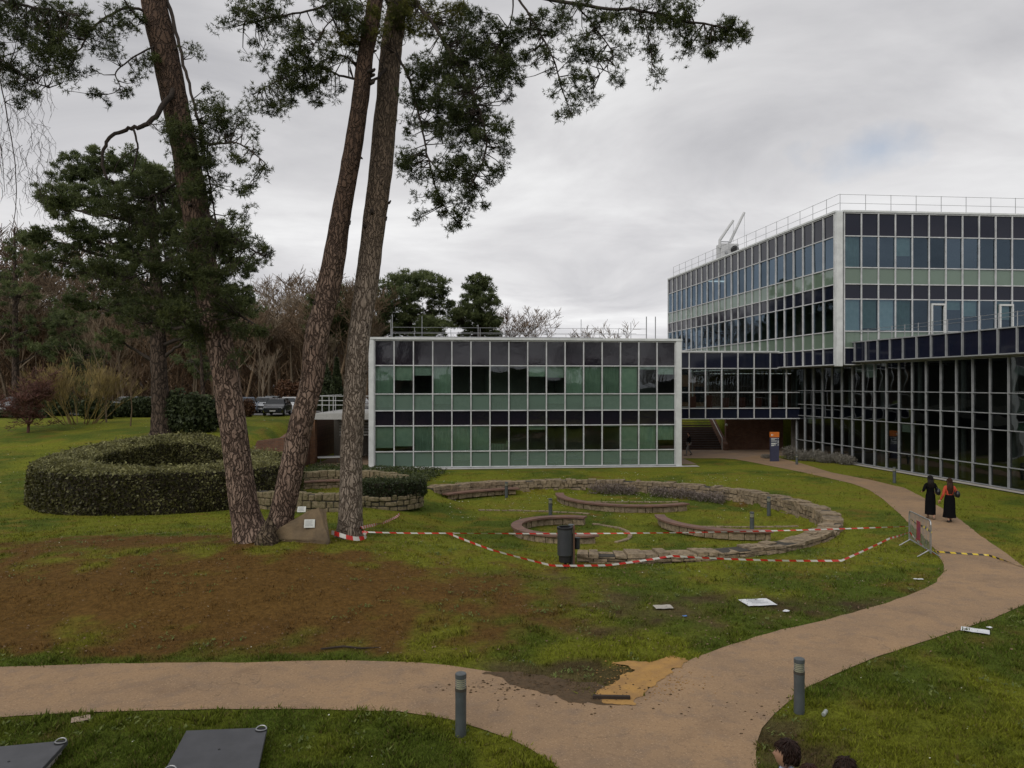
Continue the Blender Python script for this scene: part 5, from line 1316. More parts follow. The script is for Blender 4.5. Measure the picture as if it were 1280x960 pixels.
def bark_trunk(mb, pts, rad, seg=28, seed=0, flare=.3):
    path = smooth_path(pts, 14); n = len(path); m_ = len(pts)-1; rs = np.random.default_rng(seed)
    rr = []
    for i_ in range(n):
        t = i_/(n-1)*m_; a = int(min(t, m_-1)); rr.append(rad[a]+(rad[a+1]-rad[a])*(t-a))
    up = None
    for i_, p in enumerate(path):
        t = (path[min(i_+1, n-1)]-path[max(i_-1, 0)]).normalized()
        if up is None: up = t.cross(Vector((0, 1, 0))).normalized()
        up = (up-t*up.dot(t)).normalized(); b = t.cross(up)
        for k in range(seg):
            an = 2*math.pi*k/seg; z = p.z
            ns = float(vnoise(math.cos(an)*2.2+3*seed, z*1.1+math.sin(an)*2.2, 7+seed))-.5
            ns2 = float(vnoise(an*6, z*5, 8+seed))-.5
            fl = flare*math.exp(-max(0, (p-path[0]).length)/.35)*(1+.6*math.sin(an*5+seed))
            r = rr[i_]*(1+.16*ns+.07*ns2+fl); mb.v.append(tuple(p+up*math.cos(an)*r+b*math.sin(an)*r))
    for i_ in range(n-1):
        for k in range(seg):
            a = i_*seg+k; c = i_*seg+(k+1) % seg; mb.f.append((a, c, c+seg, a+seg))
def stubs(T, pts, rad, n, seed):
    rs_ = random.Random(seed)
    for q in range(n):
        k = rs_.randint(2, len(pts)-4); t = rs_.random(); p = Vector(pts[k]).lerp(Vector(pts[k+1]), t); r = rad[k]*.9; a = rs_.uniform(-2.6, .3); d = Vector((math.cos(a), math.sin(a), .25)); L = rs_.uniform(.04, .14); w_ = rs_.uniform(.025, .055)
        T.br.tube([p+d*r*.8, p+d*(r+L*.6), p+d*(r+L)+Vector((0, 0, rs_.uniform(-.05, .1)))], [w_*1.5, w_, w_*.6], 7)
class Tree:
    def __init__(s, label, name='pine_tree', cat='tree', group=None, seed=1):
        s.e = empty(name, (0, 0, 0), label=label, cat=cat, group=group); s.rs = np.random.default_rng(seed); s.br = MB(); s.lp = []; s.fol = {}
    def limb(s, pts, r0, r1, seg=8, snag=True, store=True):
        p = smooth_path(pts, 6); n = len(p)
        p = [q+Vector(tuple(s.rs.normal(0, r0*.22, 3))) if 0 < i_ < n-1 else q for i_, q in enumerate(p)]
        s.br.tube(p, [r0+(r1-r0)*(i_/(n-1))**.8 for i_ in range(n)], seg)
        if store: s.lp += [tuple(q) for q in p]
    def blob(s, c, r, dens, m, scale=1.0, var=.4, k=10, needle=.10, w=.0095, per=20, flat=.6):
        """foliage: many small pads of needle tufts inside an ellipsoid, joined by twigs to the nearest limb"""
        rs = s.rs; c = np.array(c); r = np.array(r)
        vol = r[0]*r[2]; n = max(3, int(3.6*dens*vol/(.09*scale*scale)))
        d = rs.normal(size=(n, 3)); d /= np.linalg.norm(d, axis=1)[:, None]; cc = c+d*(rs.random(n)**.45)[:, None]*r
        L = np.array(s.lp)
        for q in cc:
            if len(L):
                dd = np.linalg.norm(L-q, axis=1)+np.maximum(0, L[:, 2]-q[2])*-.1; a = Vector(L[np.argsort(dd)[int(rs.integers(0, 3))]])
                v = Vector(q)-a
                if v.length < 2.6*scale:
                    mid_ = a.lerp(Vector(q), .55)+Vector(tuple(rs.normal(0, .10*v.length, 3)))+Vector((0, 0, -.04*v.length))
                    s.br.tube([a, mid_, Vector(q)], [.018*scale, .011*scale, .006*scale], 4, cap=False)
                out = np.array((v.x, v.y, v.z))/(v.length+1e-6)
            else: out = np.array((0, 0, 1.))
            np_ = int(per*(.5+rs.random())); pr = .25*scale*(.6+.8*rs.random())
            o_ = rs.normal(0, 1, (np_, 3)); o_ /= np.linalg.norm(o_, axis=1)[:, None]; o_ *= (rs.random(np_)**.5)[:, None]*np.array((pr, pr, pr*flat*1.3))
            Pn = q+o_+out*pr*.3; Dn = np.tile(out*.4+np.array((0, 0, .35)), (np_, 1))+o_/pr*.5
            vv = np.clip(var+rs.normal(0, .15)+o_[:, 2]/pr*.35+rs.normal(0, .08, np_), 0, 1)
            s.fol.setdefault(m.name, []).append(tufts(Pn, Dn, k, needle*scale, w*scale, rs, vv))
            if len(L) and rs.random() < .8:
                for j in range(3): 
                    t = Vector(tuple(q+o_[j])); s.br.tube([Vector(q), t], [.006*scale, .003*scale], 3, cap=False)
    def done(s, trunk, mt, mb_=None):
        trunk.build('trunk', mt, s.e, smooth=True)
        if s.br.v: s.br.build('branches', mb_ or M_twig, s.e, smooth=True)
        for nm, L in s.fol.items():
            V = np.vstack([a[0] for a in L]); v = np.concatenate([a[2] for a in L]); Fc = np.arange(len(V)).reshape(-1, 3)
            npmesh('crown', V, Fc, bpy.data.materials[nm], s.e, attr=v)
        return s.e
def wr_(px, Y): return px/F*Y

def px_blobs(T, L, Y, m, dens=1.0, **kw):
    for b in L:
        px, py, rx, ry = b[:4]; dy = b[4] if len(b) > 4 else T.rs.normal(0, .6); Yb = Y+dy
        c = P(px, py, Yb); rz = wr_(ry, Yb); rxm = wr_(rx, Yb)
        T.blob((c.x, c.y, c.z), (rxm, max(.35, min(rxm, 1.6)), rz), dens*(b[5] if len(b) > 5 else 1), m, **kw)

# --- grey straight pine
YC = TC.y+.45
T = Tree('tall grey-barked pine with red and white tape round its foot', seed=3); tk = MB()
cpts = [(435.5, 678, YC), (438, 655, YC), (438.5, 600, YC), (440, 537, YC), (449, 420, YC), (460, 340, YC+.1), (475, 219, YC+.2), (487, 87, YC+.3), (496, 0, YC+.4), (503, -110, YC+.5), (506, -260, YC+.6)]
bark_trunk(tk, [P(*c) for c in cpts], [wr_(r, YC)*.97 for r in (17, 15.5, 14.5, 14, 14, 14.5, 15, 14, 12, 8, 2)], seed=1, flare=.16)
LB = [ # limbs as pixel chains with depth offset
 ([(498,-20,.3),(530,15,-.5),(560,60,-1.2),(588,110,-1.6),(603,150,-1.8),(607,190,-1.9),(590,230,-2)],.075,.02),
 ([(490,60,.2),(508,90,-.3),(520,130,-.6),(530,170,-.8),(536,200,-.9),(560,218,-1),(590,225,-1.1)],.05,.015),
 ([(536,200,-.9),(545,235,-1),(560,265,-1.1),(575,280,-1.2)],.03,.01),
 ([(500,-90,.4),(560,-50,-.5),(640,-15,-1.5),(720,5,-2),(800,15,-2.4),(880,30,-2.6),(938,40,-2.7)],.09,.02),
 ([(640,-15,-1.5),(668,30,-1.6),(690,70,-1.7),(702,110,-1.8),(715,145,-1.8)],.04,.012),
 ([(720,5,-2),(748,40,-2),(765,70,-2.1),(742,100,-2)],.03,.01),
 ([(800,15,-2.4),(812,50,-2.4),(815,90,-2.4)],.02,.008),
 ([(640,-15,-1.5),(640,20,-1.2),(622,60,-1.2)],.03,.01),
 ([(485,85,.1),(465,100,-.5),(430,96,-.9),(395,85,-1.1),(350,100,-1.3),(316,118,-1.4)],.05,.015),
 ([(499,-30,.3),(450,-20,-.8),(400,10,-1.5),(350,20,-1.8),(300,32,-2)],.06,.015)]
for pts, r0, r1 in LB: T.limb([P(a, b, YC+c) for a, b, c in pts], r0, r1)
RB = [(600,50,42,38,-1.2),(560,85,38,42,-1),(625,95,30,30,-1.5),(585,130,45,35,-1.6),(610,175,30,25,-1.8),(575,175,30,25,-1.4,.8),(545,150,28,30,-.8,.8),(590,215,32,16,-1.9),(622,215,14,9,-1.9),(560,215,32,22,-1,.9),(522,208,24,24,-.8,.8),(518,140,15,40,-.4,.35),
      (548,250,26,18,-1.1,.8),(575,272,20,14,-1.2),(528,268,14,10,-1,.7),(590,245,22,16,-1.4,.8),(635,55,28,35,-1.3,.7),(530,110,30,30,-.6,.8)]
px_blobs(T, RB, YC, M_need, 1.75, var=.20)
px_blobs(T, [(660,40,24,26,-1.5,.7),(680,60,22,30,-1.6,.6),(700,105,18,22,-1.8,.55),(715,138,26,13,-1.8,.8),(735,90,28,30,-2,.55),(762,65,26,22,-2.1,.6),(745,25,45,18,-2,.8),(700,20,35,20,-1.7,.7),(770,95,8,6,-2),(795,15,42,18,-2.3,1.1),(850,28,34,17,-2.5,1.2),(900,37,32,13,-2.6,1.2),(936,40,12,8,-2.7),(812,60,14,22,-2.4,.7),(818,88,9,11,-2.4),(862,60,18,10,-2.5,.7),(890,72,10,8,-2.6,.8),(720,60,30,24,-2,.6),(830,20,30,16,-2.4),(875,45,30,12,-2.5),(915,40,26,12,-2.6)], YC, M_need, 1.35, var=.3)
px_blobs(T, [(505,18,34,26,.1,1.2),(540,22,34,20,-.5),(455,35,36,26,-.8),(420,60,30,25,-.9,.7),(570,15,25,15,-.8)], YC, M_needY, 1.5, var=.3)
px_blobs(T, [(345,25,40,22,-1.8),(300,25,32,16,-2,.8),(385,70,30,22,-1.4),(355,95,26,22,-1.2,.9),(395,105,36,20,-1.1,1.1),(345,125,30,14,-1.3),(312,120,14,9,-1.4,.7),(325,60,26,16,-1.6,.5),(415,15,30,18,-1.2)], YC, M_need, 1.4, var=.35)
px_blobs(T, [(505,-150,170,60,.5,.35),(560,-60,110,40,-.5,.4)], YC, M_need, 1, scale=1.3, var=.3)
stubs(T, [P(*c) for c in cpts], [wr_(15, YC)]*11, 12, 1); T.done(tk, M_barkC)

# --- twin reddish pines
YA = G(312, 680).y+.5
def upper(T, pts, rad, seed, mt_hi): pass
T = Tree('leftmost big leaning pine with cracked reddish bark and drooping dark boughs', seed=5); tk = MB()
apts = [(316, 676), (308, 650), (299, 595), (291.5, 537), (283, 478), (276, 437), (263, 380), (252, 320), (243, 250), (226, 160), (213, 100), (199, 37), (190, -10), (172, -120), (160, -260)]
bark_trunk(tk, [P(a, b, YA) for a, b in apts], [wr_(r, YA) for r in (21, 18, 17, 16.8, 16.5, 15.5, 15.5, 16, 17, 15.5, 15.5, 15.5, 14.5, 10, 2)], seed=2, flare=.30)
LA = [([(226,100,0),(205,130,-.6),(185,155,-.9),(165,160,-1),(140,170,-1.1),(128,195,-1.2),(134,225,-1.2)],.085,.035),
      ([(166,160,-1),(172,185,-1),(165,215,-1)],.035,.02),([(172,185,-1),(150,200,-1),(142,215,-1)],.015,.01),
      ([(207,-10,.2),(220,40,0),(232,90,-.3),(242,130,-.5),(252,170,-.8),(262,230,-.9),(275,300,-1)],.06,.02),
      ([(240,170,0),(265,180,-.8),(300,180,-1.2),(332,205,-1.3)],.05,.012),([(250,260,0),(285,290,-.6),(320,315,-1),(340,320,-1)],.05,.012),
      ([(240,220,.2),(200,240,.5),(160,262,.7),(120,270,.8),(95,262,.8)],.06,.015),([(255,330,0),(215,330,-.5),(170,345,-.8),(130,360,-1)],.05,.012),
      ([(262,380,0),(300,395,-.5),(328,410,-.7)],.04,.012),([(262,390,.1),(220,400,-.2),(180,405,-.4)],.04,.012),
      ([(195,20,0),(160,10,-.5),(120,30,-1),(100,60,-1.2),(85,90,-1.3)],.05,.012),([(205,50,0),(170,70,-.8),(145,90,-1),(150,110,-1),(130,118,-1),(85,114,-1.1)],.03,.006),([(200,40,0),(170,20,-.6),(150,-10,-1)],.04,.02)]
for pts, r0, r1 in LA: T.limb([P(a, b, YA+c) for a, b, c in pts], r0, r1)
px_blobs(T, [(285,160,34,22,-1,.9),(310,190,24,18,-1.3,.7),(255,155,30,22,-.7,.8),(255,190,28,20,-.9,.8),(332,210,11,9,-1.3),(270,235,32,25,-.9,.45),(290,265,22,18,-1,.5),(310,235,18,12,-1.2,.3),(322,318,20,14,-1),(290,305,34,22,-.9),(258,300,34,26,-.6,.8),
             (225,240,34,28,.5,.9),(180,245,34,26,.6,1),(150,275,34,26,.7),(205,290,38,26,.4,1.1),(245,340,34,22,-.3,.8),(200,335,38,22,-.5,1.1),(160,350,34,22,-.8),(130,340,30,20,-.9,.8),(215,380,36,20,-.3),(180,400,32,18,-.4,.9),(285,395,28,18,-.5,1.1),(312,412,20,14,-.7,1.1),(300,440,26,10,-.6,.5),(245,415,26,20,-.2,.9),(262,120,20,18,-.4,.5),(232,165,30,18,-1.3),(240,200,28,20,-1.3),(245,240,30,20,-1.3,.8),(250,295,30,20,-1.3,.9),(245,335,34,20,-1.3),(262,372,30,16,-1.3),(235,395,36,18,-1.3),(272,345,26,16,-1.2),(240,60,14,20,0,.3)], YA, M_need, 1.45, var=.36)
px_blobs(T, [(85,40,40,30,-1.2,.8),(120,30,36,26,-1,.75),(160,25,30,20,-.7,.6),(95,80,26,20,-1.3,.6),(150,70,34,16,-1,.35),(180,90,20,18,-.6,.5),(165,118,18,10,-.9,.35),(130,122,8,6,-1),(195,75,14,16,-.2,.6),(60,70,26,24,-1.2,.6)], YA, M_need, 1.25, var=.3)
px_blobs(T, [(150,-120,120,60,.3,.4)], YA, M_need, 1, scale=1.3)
stubs(T, [P(a, b, YA) for a, b in apts], [wr_(16, YA)]*15, 12, 2)
T.done(tk, M_barkA)
YB = YA+.5
T = Tree('second leaning pine of the close pair, red-brown bark, leaning right', seed=6); tk = MB()
bpts = [(345, 672), (350, 653), (362.5, 595), (375, 537), (389, 478), (396, 420), (411, 360), (428, 262), (447, 150), (456, 75), (469, 0), (478, -80), (484, -230)]
bark_trunk(tk, [P(a, b, YB) for a, b in bpts], [wr_(r, YB) for r in (17.5, 15.5, 14.5, 14.2, 14.2, 14.8, 14, 12, 10.5, 10, 9, 7, 2)], seed=3, flare=.25)
for pts, r0, r1 in [([(462,40,0),(440,20,-.6),(415,25,-1),(390,60,-1.3)],.04,.012),([(455,95,0),(430,70,.5),(405,75,1),(370,100,1.2)],.04,.01),([(470,0,0),(500,-30,.6),(540,-20,1)],.04,.01)]: T.limb([P(a, b, YB+c) for a, b, c in pts], r0, r1)
px_blobs(T, [(380,50,30,22,-1.2,.9),(372,105,30,18,1,.9),(430,20,30,20,-.8,1)], YB, M_need, 1, var=.4)
px_blobs(T, [(480,-100,130,60,.3,.4)], YB, M_need, 1, scale=1.3)
stubs(T, [P(a, b, YB) for a, b in bpts], [wr_(13, YB)]*13, 14, 3)
T.done(tk, M_barkA)
# --- tree beyond the left edge with drooping bare twigs
YD = 20.5
T = Tree('pine at the left edge with long drooping leafless twigs', seed=8); tk = MB()
g = G(-120, 700)
bark_trunk(tk, [(g.x, YD, g.z-.1), (g.x-.1, YD, 6), (g.x+.1, YD, 12), (g.x+.2, YD, 19)], [.36, .3, .24, .04], seed=4)
for pts, r0, r1 in [([(-120,-60,0),(-60,-30,-.3),(0,0,-.6),(50,10,-.8),(100,20,-1)],.07,.015),([(-120,120,0),(-60,80,-.3),(-10,70,-.6),(30,95,-.6),(60,110,-.6)],.05,.012),([(-40,-20,-.3),(-10,60,-.4),(8,140,-.5),(18,200,-.5),(20,260,-.5),(10,300,-.5)],.02,.008),([(-60,60,0),(-20,120,-.3),(0,180,-.4),(6,240,-.4)],.018,.006)]: T.limb([P(a, b, YD+c) for a, b, c in pts], r0, r1)
px_blobs(T, [(20,25,42,34,-.6,1.3),(60,60,34,32,-.7,1.1),(15,80,30,24,-.6,1.2),(70,15,34,20,-.8,1),(45,105,24,14,-.6,.6),(20,125,20,12,-.6,.35),(75,100,14,9,-.7,.5)], YD, M_need, 1.25, var=.3)
rs = random.Random(4)
for q in range(170):   # fine hanging twigs
    x0 = rs.uniform(-30, 62); y0 = rs.uniform(40, 250); L = rs.uniform(20, 70)
    a = P(x0, y0, YD-.5+rs.uniform(-.6, .6)); pts = [a]
    for k in range(4): pts.append(pts[-1]+Vector((rs.gauss(.02, .09), rs.gauss(0, .06), -wr_(L/4, YD)*rs.uniform(.3, 1.1))))
    T.br.tube(pts, [.006, .006, .005, .004, .003], 3, cap=False)
    for k in (1, 2, 3):
        b_ = pts[k]; T.br.tube([b_, b_+Vector((rs.uniform(-.14, .14), rs.uniform(-.1, .1), rs.uniform(-.22, -.02)))], [.004, .002], 3, cap=False)
T.done(tk, M_barkA)

# --- background pines
def far_pine(label, px, py, Y, r0, top, blobs, seed, m=None, dens=1.0, scale=None, group='dark pines standing behind the lawn and the glass block', lean=0):
    x = (px-640)/F*Y; z0 = float(gz(x, Y)); T = Tree(label, group=group, seed=seed); sc = scale or Y/27.
    zt = P(top[0], top[1], Y); tk = MB(); bark_trunk(tk, [(x, Y, z0-.1), (x+(zt.x-x)*.4, Y, z0+(zt.z-z0)*.4), tuple(zt)], [r0, r0*.75, r0*.2], seg=16, seed=seed, flare=.25)
    for b in blobs:
        c = P(b[0], b[1], Y+T.rs.normal(0, .8)); tt = min(.97, max(.25, (c.z-z0-1.5)/(zt.z-z0))); a = Vector((x+(zt.x-x)*tt, Y, z0+(zt.z-z0)*tt))
        if (c-a).length > .5: T.limb([a, a.lerp(c, .5)+Vector((0, 0, -.03*(c-a).length)), c], r0*.28, r0*.08, 5)
        dd = T.rs.normal(0, .08); rx = wr_(b[2], Y)
        T.blob((c.x, c.y+T.rs.normal(0, .8), c.z), (rx, rx*.8, wr_(b[3], Y)), dens*(b[4] if len(b) > 4 else 1), m or M_needF, scale=sc, var=.42+dd, k=7, needle=.15, w=.020, per=20, flat=.5)
    return T.done(tk, M_barkD)
far_pine('big dark spreading pine in the background left, behind the ring hedge', 202, 533, 50, .62, (190, 222), [(190,213,24,14),(110,215,45,22),(150,205,45,18),(85,250,32,20),(190,225,40,22),(130,250,40,20),(90,290,38,18,.9),(135,300,45,18,.8),(190,275,45,22,.9),(235,260,36,22),(240,310,40,20,.9),(180,325,45,18,.9),(120,340,45,18,.8),(75,325,30,16,.8),(220,360,42,18,.8),(150,380,48,18,.8),(100,375,30,15,.7),(200,405,42,14,.7),(240,420,35,16,.6),(150,425,30,10,.6),(270,300,38,20),(295,330,30,16),(275,365,38,18),(300,385,26,14,.9),(265,405,34,14,.9),(60,300,26,14,.9),(70,255,26,14)], 41, scale=1.35, dens=1.35)
far_pine('rounded umbrella pine rising behind the roof of the glass block', 514, 500, 92, .4, (512, 345), [(515,345,28,9),(490,358,22,12),(540,358,24,12),(512,368,36,12),(482,380,18,13),(550,378,17,12),(520,392,40,13),(490,408,26,13),(545,410,24,13),(515,415,30,10)], 42, dens=1.7, scale=2.2)
far_pine('narrow pointed pine right of the umbrella pine behind the glass block', 598, 500, 92, .32, (600, 350), [(599,353,13,7),(598,364,20,8),(600,377,26,10),(594,392,28,11),(606,403,24,11),(600,416,28,9),(576,398,14,14)], 43, dens=2.2, scale=1.9)
far_pine('dark pine partly hidden between the leaning pine and the grey pine', 420, 500, 88, .38, (418, 358), [(415,366,26,9),(398,380,18,10),(432,378,18,10),(415,395,30,12),(400,415,26,12),(432,412,20,12)], 44, dens=1.5, scale=2.1)
far_pine('dark pine behind the left end of the glass block roof', 478, 500, 90, .36, (478, 372), [(478,380,14,9),(474,395,20,10),(482,410,20,10)], 45, dens=1.5, scale=2.1)
far_pine('dark conifer in the wood at the far left edge', 20, 510, 80, .4, (18, 285), [(20,300,20,14,.6),(35,330,28,16,.6),(0,340,28,16,.6),(25,370,34,18,.6),(60,400,28,16,.6),(10,410,34,18,.6),(50,440,30,14,.5)], 46, dens=.8, scale=2.0)
far_pine('slim dark evergreen in front of the wood left of the yellow shrub', 95, 512, 70, .22, (92, 395), [(92,405,26,14),(80,430,28,14),(105,445,26,14),(90,465,26,12),(120,480,22,12)], 47, dens=.9, scale=1.7)
far_pine('dark evergreen behind the leaning pine in the brown wood', 255, 505, 70, .22, (250, 420), [(252,430,22,12),(240,450,26,12),(262,465,26,12)], 48, dens=.8, scale=1.7)
# conical cypress
def cone_tree(label, px, py, Y, w, topy, m, seed, name='cypress_tree'):
    rs_ = np.random.default_rng(seed); x = (px-640)/F*Y; z0 = float(gz(x, Y)); zt = P(px, topy, Y).z; e = empty(name, (x, Y, z0), label=label, cat='tree'); hh = zt-z0; rw = wr_(w, Y)
    n = 4500; t = rs_.random(n)**1.2; r = rw*(1-t)**.8*(.75+.3*rs_.random(n)); a = rs_.random(n)*6.283
    r *= 1+.2*np.sin(a*4+t*20); Pn = np.stack([np.cos(a)*r, np.sin(a)*r, .3+t*hh], 1); Vv, Ff, vv = leaves(Pn, .16, rs_, aspect=.5); npmesh('crown', Vv, Ff, m, e, attr=vv)
    mb = MB(); mb.lathe([(.12, 0), (rw*.55, .5), (rw*.6, hh*.3), (.05, hh*.95)], 12); mb.build('trunk', M_core, e)
cone_tree('slim conical cypress left of the grey pine trunk', 421, 505, 68, 9, 452, M_dgreen, 5)
cone_tree('wider dark conical evergreen just right of the leaning pine', 405, 505, 72, 16, 450, M_dgreen, 6)

# --- shrubs and hedges in the background
def leafy(label, px, py, Y, w, hh, m, seed, name='shrub', n=9000, size=.12, dep=None):
    rs_ = np.random.default_rng(seed); x = (px-640)/F*Y; z0 = float(gz(x, Y)); e = empty(name, (x, Y, z0), label=label, cat='shrub'); rw = wr_(w, Y); pts = []; mb = MB(); K = max(4, int(rw*4))
    for q in range(K):
        cx = (rs_.random()*2-1)*rw*.75; h_ = hh*(.7+.35*rs_.random())*(1-.25*(cx/rw)**2); cy = rs_.normal(0, .25)*(dep or rw)*.5
        pts.append(leafcloud((cx, cy, h_*.5), (rw*.5, (dep or rw*.7)*.6, h_*.52), n//K, size, rs_, .45)); mb.tube([(cx*.3, cy*.3, 0), (cx*.7, cy, h_*.4), (cx, cy, h_*.8)], [.05, .03, .02], 5)
    Vv, Ff, vv = leaves(np.vstack(pts), size, rs_, aspect=.6); npmesh('foliage', Vv, Ff, m, e, attr=vv); mb.build('stems', M_twig, e)
leafy('large dark rhododendron bush right of the big background pine trunk', 238, 526, 50.5, 34, 3.3, M_dgreen, 51, n=12000)
leafy('clipped dark hedge in front of the parked cars left of the big background pine', 168, 520, 63, 32, 1.7, M_dgreen, 52, 'hedge', n=14000, dep=1.2)
leafy('round brown leafless hedge in front of the parked cars', 315, 518, 64, 19, 1.5, M_brownl, 53, 'hedge', n=8000, size=.08)
leafy('russet shrub behind the parked cars right of the leaning pine', 362, 500, 82, 20, 3.6, M_brownl, 54, n=8000, size=.14)
leafy('low dark hedge at the far left edge of the lawn', 20, 527, 62, 40, .9, M_dgreen, 55, 'hedge', n=9000)
leafy('evergreen shrub behind the yellow-twigged shrub', 120, 522, 60, 26, 2.0, M_dgreen, 56, n=8000)
leafy('dark evergreen undergrowth shrub behind the small red tree', 60, 520, 66, 36, 2.6, M_dgreen, 57, n=9000)

# --- deciduous winter trees
def bare_mesh(seed, hgt, levels=5, r0=.22, spread=.5, minr=.012, kids=(3, 4), split=.36, seg=5, stems=1, droop=0):
    rs_ = random.Random(seed); mb = MB()
    def grow(p, d, L, r, lv):
        n = 4; pts = [p]; rr = [r]; q = p; dd = d
        for k in range(n):
            dd = (dd+Vector((rs_.gauss(0, .10), rs_.gauss(0, .10), rs_.gauss(.04-droop, .05)))).normalized(); q = q+dd*L/n; pts.append(q); rr.append(max(minr*.8, r*(1-.55*(k+1)/n)))
        mb.tube(pts, rr, max(3, seg-(levels-lv)), cap=False)
        if lv == 0: return
        for j in range(rs_.randint(*kids)+(1 if lv < 3 else 0)):
            t = rs_.uniform(split, 1); idx = min(n-1, int(t*n)); b = pts[idx].lerp(pts[idx+1], t*n-idx)
            ax = Vector((rs_.gauss(0, 1), rs_.gauss(0, 1), rs_.gauss(0, .4))).normalized(); nd = (dd*(1-spread)+ax*spread*1.15+Vector((0, 0, .15))).normalized()
            grow(b, nd, L*rs_.uniform(.5, .75), max(minr, rr[idx+1]*rs_.uniform(.5, .75)), lv-1)
    for s_ in range(stems):
        d = Vector((rs_.gauss(0, .55), rs_.gauss(0, .45), 1)).normalized() if stems > 1 else Vector((rs_.gauss(0, .03), 0, 1)); grow(Vector((d.x*1.6, d.y*.8, -.1)) if stems > 1 else Vector((0, 0, -.1)), d, hgt*(.52 if stems == 1 else .6), r0, levels)
    return mb
protos = []
for q in range(5):
    mb = bare_mesh(60+q, 14, 5, .22, .50, .030, (3, 4)); me_o = mb.build('trunk_and_branches', M_bare if q % 2 == 0 else M_bareP); bpy.data.objects.remove(me_o); protos.append(bpy.data.meshes['trunk_and_branches'] if False else None)
    protos[-1] = [m_ for m_ in bpy.data.meshes if m_.name.startswith('trunk_and_branches')][-1]
print('proto', [len(p_.vertices) for p_ in protos])
def bare_tree(label, x, y, hgt, proto, rz, group, w=1.0):
    o = bpy.data.objects.new('bare_tree', protos[proto]); COL.objects.link(o); o.location = (x, y, float(gz(x, y))); s_ = hgt/14.; o.scale = (s_*w, s_*w, s_); o.rotation_euler = (0, 0, rz)
    return tag(o, label, 'tree', group)
rs = random.Random(99)
for q in range(64):
    px = rs.uniform(-60, 470); Y = rs.uniform(84, 112); x = (px-640)/F*Y
    top = 335+60*rs.random() if px > 60 else 300+60*rs.random()
    hgt = P(px, top, Y).z-float(gz(x, Y))
    lab, gr = (('tall leafless tree in the brown wood at the left behind the big dark pine', 'leafless trees of the wood at left') if px < 280 else ('tall leafless tree in the brown wood behind the parked cars', 'leafless trees behind the parked cars'))
    bare_tree(lab, x, Y, hgt*1.0, rs.randrange(5), rs.uniform(0, 6), gr, rs.uniform(.8, 1.1))
for (lab, px, top, Y, pr) in (('round-headed leafless tree above the middle of the glass block roof', 657, 393, 96, 2), ('wide leafless tree above the right half of the glass block roof', 735, 388, 96, 4), ('small leafless tree top above the roof left of the round-headed one', 632, 405, 100, 2), ('leafless treetop between the two pines above the roof', 572, 398, 98, 4)):
    x = (px-640)/F*Y; bare_tree(lab, x, Y, P(px, top, Y).z-float(gz(x, Y)), pr, px, None)
# nearer garden trees
def special(label, name, px, py, hgt, seed, m, stems, r0, lv, spread, minr, kids=(3, 4), droop=0, split=.36):
    g = G(px, py); mb = bare_mesh(seed, hgt, lv, r0, spread, minr, kids, stems=stems, droop=droop, split=split); o = mb.build(name, m); o.location = g; return tag(o, label, 'tree' if 'tree' in name or 'sapling' in name else 'shrub')
special('large yellow-twigged leafless shrub with many upright stems on the lawn at left', 'yellow_shrub', 98, 530, 4.0, 5, M_yel, 22, .040, 3, .30, .012, (3, 5))
o = special('small dark red leafless tree on the lawn near the left edge', 'red_tree', 35, 541, 5.2, 9, M_red, 1, .10, 5, .62, .014, (4, 5), split=.12)
special('thin young birch-like sapling in front of the yellow shrub', 'sapling', 133, 528, 9, 12, M_bareP, 1, .07, 4, .35, .010, (3, 4), split=.3)
special('slender staked sapling left of the big background pine trunk', 'sapling', 163, 533, 5, 14, M_bare, 1, .05, 3, .35, .010)
special('thin pale sapling trunk in front of the parked cars', 'sapling', 328, 516, 7, 15, M_bareP, 1, .09, 4, .3, .012)
# far wood: a dense mass of trunks and twigs round the site
def wood(name, label, n, fn, m, seed):
    rs_ = np.random.default_rng(seed); V = []; A_ = []
    x, y, h_ = fn(rs_, n); z = gz(x, y)
    zz = z+h_*rs_.random(n)**.75; L = .5+1.6*rs_.random(n); d = rs_.normal(0, .55, (n, 3)); d[:, 2] = np.abs(d[:, 2])+.35; d /= np.linalg.norm(d, axis=1)[:, None]
    w = .022+.03*rs_.random(n); q = np.cross(d, rs_.normal(size=(n, 3))); q /= np.linalg.norm(q, axis=1)[:, None]
    b = np.stack([x, y, zz], 1); Vv = np.stack([b-q*w[:, None], b+q*w[:, None], b+d*L[:, None]+q*w[:, None]*.3, b+d*L[:, None]-q*w[:, None]*.3], 1).reshape(-1, 3)
    return tag(npmesh(name, Vv, np.arange(4*n).reshape(-1, 4), m, attr=np.repeat(rs_.random(n), 4)), label, 'woodland', kind='stuff')
M_wood2 = leafmat('wood_twigs', (.11, .072, .042), (.36, .24, .145), trans=.0)
def f1(rs_, n):
    px = -120+600*rs_.random(n); Y = 96+38*rs_.random(n); x = (px-640)/F*Y; top = 12.5*(.55+.75*fbm(x, Y, .12, 81)); return x, Y, top
wood('far_woodland', 'dense brown leafless wood beyond the car park', 150000, f1, M_wood2, 71)
def f2(rs_, n):
    a = R(-200)+R(400)*rs_.random(n); Rr = 135+30*rs_.random(n); x = Rr*np.sin(a); y = Rr*np.cos(a); h_ = 8.0*(.6+.7*fbm(x, y, .07, 82)); return x, y, h_
wood('distant_woodland', 'far belt of leafless trees closing the horizon behind the buildings', 170000, f2, M_wood2, 72)
mb = MB(); rs = random.Random(5)
for q in range(90):
    px = rs.uniform(-80, 480); Y = rs.uniform(92, 125); x = (px-640)/F*Y; g_ = float(gz(x, Y)); r_ = rs.uniform(.10, .24); h_ = rs.uniform(7, 13); mb.tube([(x, Y, g_-.2), (x+rs.uniform(-.4, .4), Y, g_+h_)], [r_, r_*.4], 6, cap=False)
